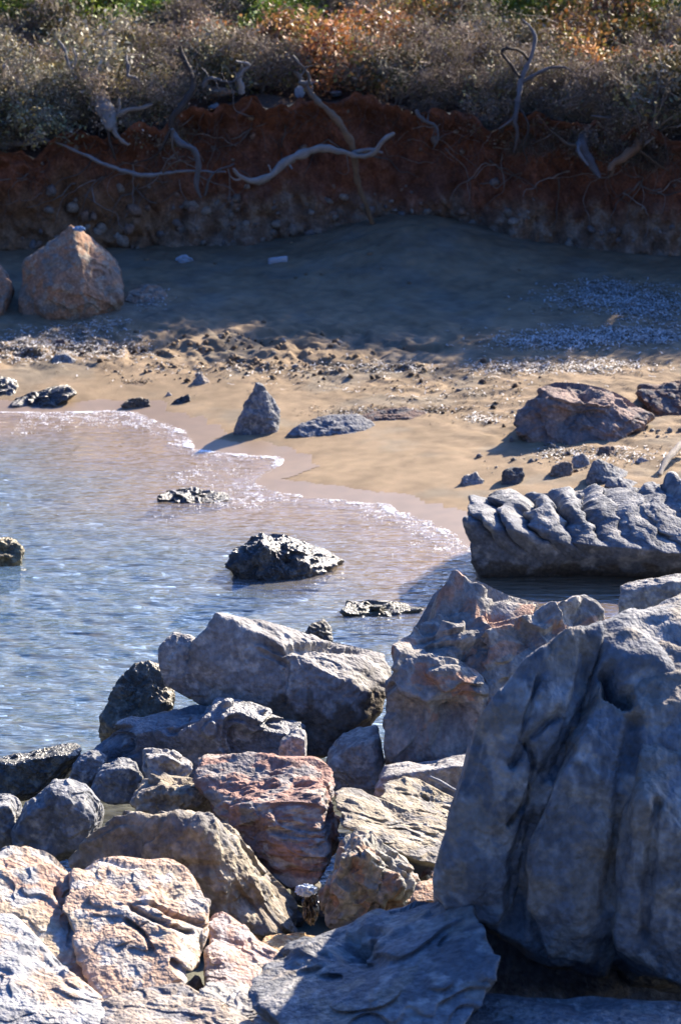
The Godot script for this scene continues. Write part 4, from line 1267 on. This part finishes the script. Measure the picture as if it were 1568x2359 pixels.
func build_wood() -> void:
	var pale := Color(.40, .36, .31)
	var silver := Color(.33, .32, .31)
	var brown := Color(.2, .14, .095)
	var dark := Color(.095, .075, .06)
	wood("dead_tree", "bare bleached tree limb leaning out of the bank with a long pale branch", "branch", 31.0, [
		["trunk", [[862, 520, .35, 18], [845, 480, .25, 20], [822, 410, .15, 22], [815, 350, .05, 26], [803, 315, .0, 28], [768, 268, .05, 26], [735, 238, .2, 23], [705, 200, .5, 22], [680, 165, .9, 20]], Color(.30, .2, .12)],
		["branch", [[908, 306, -.25, 13], [880, 325, -.25, 17], [862, 352, -.2, 20], [830, 360, -.1, 22], [795, 352, -.08, 26], [740, 342, -.1, 30], [690, 358, -.12, 32], [655, 375, -.15, 32], [625, 405, -.2, 28], [585, 418, -.25, 24], [558, 410, -.3, 18], [537, 390, -.35, 11]], pale],
		["branch", [[880, 352, -.15, 8], [850, 345, -.1, 16], [812, 352, 0, 22]], silver],
		["twig", [[558, 410, -.3, 12], [545, 415, -.34, 8], [532, 405, -.36, 5]], pale],
		["twig", [[628, 402, -.2, 10], [622, 390, -.2, 8], [618, 380, -.2, 6]], silver],
		["twig", [[664, 380, -.15, 10], [672, 388, -.2, 7]], silver],
		["twig", [[690, 178, .8, 8], [700, 165, .85, 7], [708, 150, .9, 4]], pale]])
	wood("dead_stump", "twisted dark dead stem with hanging grey roots at the bank's rim", "stump", 31.0, [
		["stem", [[395, 290, .1, 26], [402, 265, .12, 28], [430, 232, .25, 28], [444, 195, .4, 24], [438, 165, .5, 22], [420, 130, .6, 18], [416, 108, .65, 10]], dark],
		["root", [[395, 300, .05, 24], [420, 332, -.1, 26], [448, 345, -.15, 24], [456, 380, -.15, 22], [452, 420, -.12, 18], [462, 455, -.08, 8]], Color(.2, .19, .185)],
		["root", [[470, 450, -.05, 8], [482, 415, -.08, 10], [505, 390, -.05, 8], [540, 378, .1, 5]], Color(.17, .16, .15)],
		["root", [[392, 300, 0, 12], [370, 345, -.05, 9], [350, 365, .05, 6], [300, 375, .1, 4]], dark],
		["root", [[400, 300, 0, 14], [398, 340, -.1, 9], [410, 375, -.08, 7], [395, 395, 0, 4]], brown],
		["twig", [[446, 190, .4, 8], [452, 165, .42, 6], [455, 150, .45, 4]], dark]])
	wood("root", "long thin grey root sagging across the red bank", "root", 30.95, [
		["root", [[70, 318, .2, 8], [130, 328, .12, 9], [220, 368, .0, 12], [270, 388, -.05, 15], [335, 404, -.08, 17], [375, 400, -.05, 13], [430, 394, 0, 9], [520, 396, .1, 6]], silver],
		["twig", [[375, 400, -.05, 8], [400, 375, -.1, 6], [450, 370, 0, 5]], brown]])
	wood("dead_stump", "pale broken stump with stubs standing on the rim", "stump", 31.2, [
		["stem", [[255, 295, -.1, 40], [250, 265, .0, 60], [240, 245, .1, 66], [228, 235, .2, 40]], Color(.36, .34, .31)],
		["stub", [[216, 242, .15, 14], [208, 215, .2, 14], [205, 196, .2, 11], [216, 188, .2, 8]], Color(.42, .37, .31)],
		["branch", [[262, 272, 0, 26], [290, 256, .0, 20], [330, 248, .05, 15], [352, 240, .1, 10]], Color(.36, .31, .26)],
		["root", [[262, 290, -.05, 22], [270, 312, -.15, 20], [296, 335, -.2, 10]], Color(.4, .34, .28)],
		["root", [[250, 300, -.1, 12], [258, 340, -.15, 10], [268, 372, -.1, 6]], dark],
		["stub", [[272, 262, .0, 10], [277, 245, .0, 10], [276, 228, 0, 7]], Color(.42, .38, .33)]])
	wood("dead_branch", "crooked bare grey branch rising out of the scrub with a forked base", "branch", 31.15, [
		["stem", [[1192, 235, -.1, 22], [1198, 190, 0, 22], [1215, 145, .1, 18], [1232, 95, .15, 16], [1222, 65, .2, 14], [1203, 45, .25, 8]], Color(.26, .25, .25)],
		["branch", [[1195, 195, 0, 16], [1230, 172, .05, 15], [1275, 155, .1, 12], [1310, 160, .05, 9], [1332, 190, 0, 6]], Color(.2, .18, .17)],
		["branch", [[1200, 180, 0, 12], [1175, 150, .05, 12], [1155, 125, .1, 12], [1165, 112, .1, 12], [1200, 118, .1, 11], [1214, 140, .1, 10]], dark],
		["root", [[1192, 235, -.1, 22], [1185, 275, -.3, 18], [1192, 310, -.35, 14], [1183, 350, -.3, 7]], Color(.15, .125, .11)],
		["root", [[1190, 240, -.1, 14], [1215, 290, -.3, 10], [1205, 340, -.3, 8], [1215, 372, -.25, 5]], dark],
		["root", [[1186, 270, -.3, 12], [1160, 290, -.35, 10], [1148, 298, -.35, 7]], Color(.2, .17, .15)]])
	wood("dead_stump", "hooked orange brown root stump jutting from the red bank", "stump", 30.4, [
		["stem", [[1475, 318, .4, 34], [1462, 340, .2, 34], [1440, 360, .05, 30], [1412, 376, -.05, 26], [1402, 392, -.1, 16]], Color(.33, .19, .11)],
		["root", [[1412, 378, -.05, 16], [1405, 400, -.05, 12], [1402, 408, -.02, 7]], brown],
		["root", [[1465, 340, .2, 14], [1500, 368, .25, 10], [1540, 395, .3, 5]], brown]])
	wood("dead_stump", "grey splintered root stump beside the hooked one", "stump", 30.5, [
		["stem", [[1345, 310, .4, 40], [1338, 335, .2, 44], [1350, 362, .1, 40], [1368, 388, .05, 24], [1382, 408, 0, 10]], Color(.19, .17, .165)],
		["root", [[1335, 340, .15, 18], [1300, 328, .25, 11], [1280, 310, .35, 8], [1265, 298, .45, 5]], brown],
		["root", [[1340, 320, .3, 16], [1330, 345, .0, 14], [1352, 380, -.05, 8]], Color(.28, .27, .27)]])
	wood("dead_branch", "thin dark leafless branch lying over the shrubs by the bank", "branch", 30.9, [
		["stem", [[1440, 300, -.1, 14], [1480, 265, 0, 13], [1530, 235, .1, 11], [1590, 215, .2, 9]], dark],
		["twig", [[1480, 265, 0, 8], [1470, 225, .05, 6], [1480, 190, .1, 4]], dark],
		["twig", [[1440, 262, -.1, 9], [1400, 270, -.15, 8], [1360, 268, -.15, 5]], Color(.22, .21, .21)]])
	wood("dead_branch", "slender bare grey branch standing among the grey green shrubs", "branch", 31.9, [
		["stem", [[180, 200, 0, 14], [172, 175, .05, 14], [160, 150, .1, 13], [150, 115, .1, 11], [135, 92, .15, 6]], silver],
		["twig", [[165, 165, .05, 9], [175, 140, .05, 8], [170, 110, .1, 5]], Color(.4, .38, .36)]])
	wood("dead_branch", "blue grey gnarled trunk base at the edge of the bank", "branch", 31.2, [
		["stem", [[8, 345, -.1, 60], [15, 310, 0, 55], [25, 265, .15, 40], [30, 220, .3, 26], [45, 180, .5, 16]], Color(.2, .2, .2)],
		["root", [[12, 325, -.1, 40], [50, 330, -.08, 26], [95, 328, 0, 14], [120, 335, .1, 8]], Color(.22, .2, .19)]])
	# gnarled bare limbs along the rim, each of its own shape
	rng.seed = 515
	for e in [[330, 165, "thin crooked limb above the dry grass"], [90, 175, "bent silvery limb among the grey green shrubs"], [560, 175, "short pale limb on the rubble of the rim"], [690, 150, "splayed pale twigs behind the bleached tree limb"], [960, 215, "drooping bare limb over the red bank"], [1110, 235, "forked bare limb over the red bank"], [1290, 225, "tangled bare limb beside the crooked grey branch"], [1400, 245, "arched bare limb above the grey splintered stump"], [1490, 175, "upright dark limb beside rusty shrubs"], [1535, 265, "pale snapped limb by the thin dark branch"], [470, 160, "slim bare limb beside the twisted dark stem"], [20, 130, "tall bare limb at the shrubs' edge"], [1560, 130, "knotty dark limb beside rusty leaves"], [850, 130, "bare grey limb above the bank between shrubs"]]:
		var root := up_at(e[0], e[1] + 40, 31.45 if e[1] > 140 else 32.1)
		var t := thing("bare_limb", root, e[2], "branch")
		var P := [root]
		var W := [rng.randf_range(.028, .05)]
		var dir := Vector3(rng.randfn() * .7, rng.randf_range(.2, 1.0) * (-.5 if "over the" in e[2] else 1.0), rng.randf_range(.1, .6)).normalized()
		for k in 6:
			dir = (dir + Vector3(rng.randfn(), rng.randfn() + .1, rng.randfn() * .5) * .55).normalized()
			P.append(P[-1] + dir * rng.randf_range(.07, .14))
			W.append(W[-1] * .82)
		var g := rng.randf_range(.12, .42)
		var c := Color(g, g * .94, g * .88)
		var bb := Builder.new()
		stick3(bb, P, W, c, .03, 6)
		part_of(bb, "stem", M.wood, t)
		for k in 4:
			var at := rng.randi_range(1, 5)
			var Q := [P[at]]
			var V := [W[at] * .6]
			var dd := Vector3(rng.randfn(), rng.randfn() + .2, rng.randfn() * .6).normalized()
			for m in 3:
				dd = (dd + Vector3(rng.randfn(), rng.randfn(), rng.randfn()) * .5).normalized()
				Q.append(Q[-1] + dd * rng.randf_range(.05, .1))
				V.append(V[-1] * .7)
			var tb := Builder.new()
			stick3(tb, Q, V, c, .02, 5)
			part_of(tb, "twig", M.wood, t)
	# driftwood on the sand
	var g := on_ground(1230, 1058)
	wood("driftwood", "flat pale driftwood stick lying on the sand", "driftwood", -g.z, [["stick", [[1195, 1058, 0, 9], [1225, 1050, .12, 15], [1262, 1044, .22, 15], [1290, 1040, .3, 9]], Color(.44, .35, .25), .004]])
	g = on_ground(1525, 1100)
	wood("driftwood", "thick bleached driftwood branch propped on grey stones", "driftwood", -g.z, [["stick", [[1518, 1092, 0, 22], [1535, 1060, .2, 30], [1560, 1030, .45, 34], [1600, 995, .8, 34]], Color(.5, .43, .34), .01]])
	g = on_ground(1010, 1808)
	wood("driftwood", "smooth grey stick lying in the gap under the pitted boulder", "driftwood", 11.75, [["stick", [[990, 1790, .1, 9], [1010, 1800, .08, 12], [1050, 1822, .05, 10], [1085, 1838, .05, 8]], Color(.34, .34, .35), .004]])
	# fine roots and creepers hanging from the rim: nobody could count them
	rng.seed = 31
	var b := Builder.new()
	for i in 300:
		var x := rng.randf_range(-4.4, 4.6)
		var r := bank_point(x, rng.randf_range(.8, 1.0))
		var len := rng.randf_range(.15, .65) * (1.4 if x > 1.5 or (x > -2.6 and x < -1.5) else .8)
		var P := []
		var W := []
		var p := r + Vector3(0, 0, .05)
		var w := rng.randf_range(.0025, .006)
		var drift := Vector3(rng.randfn() * .5, -1, rng.randf_range(0, .25)).normalized()
		for k in 4:
			P.append(p)
			W.append(w * (1 - .2 * k))
			p += drift * len / 3 + Vector3(rng.randfn() * .09, rng.randfn() * .03, rng.randfn() * .03)
			p.z = maxf(p.z, r.z - .05)
		var gg := rng.randf_range(.5, 1.5)
		stick3(b, P, W, Color(.11 * gg, .085 * gg, .07 * gg), .06, 3)
	for i in 75:   # stouter ones that wander along the face
		var x := rng.randf_range(-4.3, 4.5)
		if i < 40: x = [-3.2, -2.3, -1.6, 2.2, 3.2, 3.9][i % 6] + rng.randfn() * .35
		var p := bank_point(x, rng.randf_range(.62, .95)) + Vector3(0, 0, .04)
		var P := []
		var W := []
		var w := rng.randf_range(.005, .013)
		var dir := Vector3(rng.randfn(), rng.randf_range(-.9, .2), 0).normalized()
		for k in 7:
			P.append(p)
			W.append(w * (1 - .11 * k))
			dir = (dir + Vector3(rng.randfn() * .45, rng.randfn() * .4 - .08, 0)).normalized()
			p += dir * rng.randf_range(.08, .17)
			var t := clampf((p.y - .2) / (knots(rim_knots, p.x) - .2), 0, 1)
			p.z = bank_point(p.x, t).z + rng.randf_range(.02, .1)
		var gg := rng.randf_range(.6, 1.7)
		stick3(b, P, W, Color(.19 * gg, .165 * gg, .145 * gg), .03, 5)
	var o := put_mesh("hanging_roots", mesh_of(b.v, b.idx, b.col, b.nor, M.bark))
	tag(o, "tangle of fine roots hanging down from the bank's rim", "roots", "", "stuff")

# ---------------------------------------------------------------- seaweed, rubble, litter
func build_litter() -> void:
	rng.seed = 808
	# dried seaweed leaves: short curled ribbons
	var ribbons := []
	for k in 4:
		var b := Builder.new()
		var p := Vector3(-.5, 0, 0)
		var dir := 0.0
		for i in 6:
			var w := Vector3(-sin(dir), 0, cos(dir)) * .07
			b.v.append_array([p - w, p + w])
			b.nor.append_array([Vector3.UP, Vector3.UP])
			p += Vector3(cos(dir), 0, sin(dir)) * .2
			p.y = .1 * sin(i * 1.3 + k)
			dir += rng.randfn() * .45
		for i in 5: b.idx.append_array([2 * i, 2 * i + 2, 2 * i + 1, 2 * i + 1, 2 * i + 2, 2 * i + 3])
		ribbons.append(b)
	var all := Builder.new()
	for b in ribbons: pass
	var bands := [  # x, y, half width, half height in the picture, pieces, pale share
		[1420, 690, 150, 28, 900, .9], [1500, 715, 90, 30, 500, .9], [1420, 775, 200, 20, 1100, .9], [1270, 790, 130, 18, 500, .85], [1400, 660, 90, 16, 250, .85],
		[1330, 845, 170, 16, 700, .8], [1180, 850, 120, 16, 350, .75], [900, 850, 130, 14, 350, .6], [1100, 900, 250, 36, 420, .3],
		[120, 795, 160, 22, 800, .85], [60, 820, 120, 18, 450, .8], [250, 810, 110, 20, 400, .7], [170, 765, 130, 16, 350, .8], [350, 690, 40, 20, 160, .8], [240, 745, 60, 12, 120, .8],
		[420, 850, 220, 22, 160, .45], [700, 850, 200, 20, 160, .4], [330, 880, 40, 6, 60, .1], [850, 950, 110, 12, 420, .1], [1000, 945, 70, 10, 160, .2], [700, 890, 260, 22, 110, .3], [1120, 965, 60, 12, 120, .7],
		[1290, 1045, 60, 12, 150, .6], [1430, 1050, 120, 20, 250, .5], [700, 2075, 25, 20, 30, .6]]
	var mm := []
	for k in 4:
		mm.append([])
	for e in bands:
		for i in (e[4] if e[1] > 800 or e[0] < 600 else int(e[4] * 1.8)):
			var px: float = e[0] + rng.randfn() * e[2] * .55
			var py: float = e[1] + rng.randfn() * e[3] * .55
			var p := on_ground(px, py)
			if -p.z > bank_d(p.x) - .1 or -p.z < 14: continue
			var pale: bool = rng.randf() < e[5]
			var g := rng.randf_range(.6, 1.25)
			var c := Color(.52 * g, .5 * g, .47 * g) if pale else Color(.11 * g, .08 * g, .055 * g)
			mm[rng.randi() % 4].append([p, c, rng.randf_range(.035, .1)])
	for k in 4:
		var rb: Builder = ribbons[k]
		for e in mm[k]:
			var t := Transform3D(Basis.from_euler(Vector3(rng.randfn() * .12, rng.randf() * TAU, rng.randfn() * .15)).scaled(Vector3.ONE * e[2]), e[0] + Vector3(0, .006 + .02 * rng.randf(), 0))
			var first := all.v.size()
			for i in rb.v.size():
				all.v.append(t * rb.v[i])
				all.nor.append((t.basis * rb.nor[i]).normalized())
				all.col.append(e[1])
			for i in rb.idx: all.idx.append(i + first)
	var o := put_mesh("dried_seaweed", mesh_of(all.v, all.idx, all.col, all.nor, M.dry_leaf))
	tag(o, "bands of pale and brown dried seaweed leaves strewn on the sand", "seaweed", "", "stuff")
	# clods and crumbs of sand and bark on the beach
	var kb := ball(4)
	var kv := PackedVector3Array()
	for d in kb[0]: kv.append(d * Vector3(1, .6, .85) * (1.0 + .6 * n_low.get_noise_3dv(d * 1.2)))
	var clods := Builder.new()
	for e in [[600, 845, 330, 30, 300, 0], [700, 880, 250, 22, 25, 1], [1050, 870, 280, 40, 60, 1], [1300, 1060, 170, 40, 70, 2], [200, 810, 180, 24, 60, 1], [1150, 960, 130, 30, 40, 1], [560, 790, 260, 30, 160, 0], [900, 610, 500, 60, 50, 0], [1450, 1000, 120, 20, 60, 2]]:
		for i in e[4]:
			var p := on_ground(e[0] + rng.randfn() * e[2] * .55, e[1] + rng.randfn() * e[3] * .55)
			if -p.z > bank_d(p.x) - .05 or shore_dist(p.x, -p.z) < .15: continue
			var s := .008 + .035 * pow(rng.randf(), 3.0)
			var g := rng.randf_range(.7, 1.25)
			var c := [Color(.34, .25, .16), Color(.16, .115, .08), Color(.3, .27, .24)][e[5]] as Color
			if rng.randf() < .12: c = Color(.42, .4, .37)
			var t := Transform3D(Basis.from_euler(Vector3(rng.randf() * 6, rng.randf() * 6, rng.randf() * 6)).scaled(Vector3.ONE * s), p + Vector3(0, s * .25, 0))
			var first := clods.v.size()
			for k in kv.size():
				clods.v.append(t * kv[k])
				clods.nor.append((t.basis * kb[0][k]).normalized())
				clods.col.append(Color(c.r * g, c.g * g, c.b * g))
			for k in kb[1]: clods.idx.append(k + first)
	o = put_mesh("beach_crumbs", mesh_of(clods.v, clods.idx, clods.col, clods.nor, M.sand))
	tag(o, "clods of sand, bark crumbs and gravel scattered over the beach", "gravel", "", "stuff")
	# stones along the rim
	for e in [[495, 250, 31.75, 17, 14, "round pale stone poking out below the rim beside the twisted stem", GREY], [290, 282, 31.5, 14, 10, "small blue grey stone below the pale broken stump", BLUE], [500, 212, 32.0, 45, 13, "flat orange brown stone on the rim", RED], [575, 152, 32.9, 16, 14, "small orange stone up in the scrub", RED], [560, 185, 32.3, 24, 10, "buff stone on the rubble of the rim", TAN], [775, 215, 31.9, 16, 9, "small grey stone on the rim behind the bleached limb", BLUE], [1385, 152, 32.5, 20, 12, "pinkish stone under the dark branch on the slope", PINK]]:
		var pts := []
		for k in 9:
			var a := TAU * k / 9
			pts.append([e[0] + cos(a) * e[3] * rng.randf_range(.8, 1.15), e[1] + sin(a) * e[4] * rng.randf_range(.8, 1.1), .04 + .03 * sin(k * 2.1)])
		pts.append([e[0], e[1], -.04])
		rock("rim_stone", e[2] - .1, .14, [pts], {"n": 20, "seed": e[0], "pal": e[6], "lump": .1}, e[5])
	# rubbish
	var g := on_ground(425, 604)
	crumple("plastic_scrap", g + Vector3(0, .03, 0), Vector3(.10, .06, .05), M.plastic, "crumpled white plastic scrap on the sand under the bank", "litter", 3)
	g = on_ground(640, 606)
	sheet_thing("plastic_board", g + Vector3(0, .0, 0), Vector3(.26, .085, .02), "flat whitish board leaning at the bank's foot")
	crumple("plastic_bottle", up_at(183, 527, 28.35), Vector3(.07, .03, .04), M.blue_plastic, "crushed blue and white plastic on top of the red boulder", "litter", 5)
	crumple("plastic_bag", up_at(690, 212, 31.9), Vector3(.06, .075, .04), M.plastic, "pale plastic scrap caught on the rim behind the bleached limb", "litter", 7)
	crumple("rubbish_bag", up_at(715, 2085, 9.9), Vector3(.035, .085, .05), M.black_plastic, "shiny black plastic bag stuck between the tan boulder and ledged rock", "litter", 9)
	crumple("foil_scrap", up_at(705, 2050, 9.85), Vector3(.045, .025, .03), M.plastic, "crinkled white plastic on the black bag between rocks", "litter", 11)

func crumple(called: String, at: Vector3, size: Vector3, m: Material, label: String, category: String, sd: int) -> void:
	var b := ball(14)
	var v := PackedVector3Array()
	for d in b[0]:
		var k: float = 1.0 + .45 * n_ridge.get_noise_3dv(d * 1.3 + Vector3(sd, 0, 0)) + .3 * n_cell.get_noise_3dv(d * 2.2 + Vector3(sd, 3, 0))
		v.append(d * size * k)
	var st := SurfaceTool.new()
	st.begin(Mesh.PRIMITIVE_TRIANGLES)
	st.set_smooth_group(-1)
	for i in b[1]: st.add_vertex(v[i])
	st.generate_normals()
	st.set_material(m)
	var o := put_mesh(called, st.commit())
	o.position = at
	tag(o, label, category)

func sheet_thing(called: String, at: Vector3, size: Vector3, label: String) -> void:
	var b := ball(8)
	var v := PackedVector3Array()
	var nn := PackedVector3Array()
	for d in b[0]:
		var q: Vector3 = Vector3(signf(d.x) * pow(absf(d.x), .25), signf(d.y) * pow(absf(d.y), .25), signf(d.z) * pow(absf(d.z), .25)) * size * .5
		q.y += q.x * .12
		q.z += .15 * q.x * q.x - .5 * q.y
		v.append(q)
		nn.append(d)
	var o := put_mesh(called, mesh_of(v, b[1], PackedColorArray(), nn, M.plastic))
	o.position = at + Vector3(0, size.y * .45, 0)
	tag(o, label, "board")
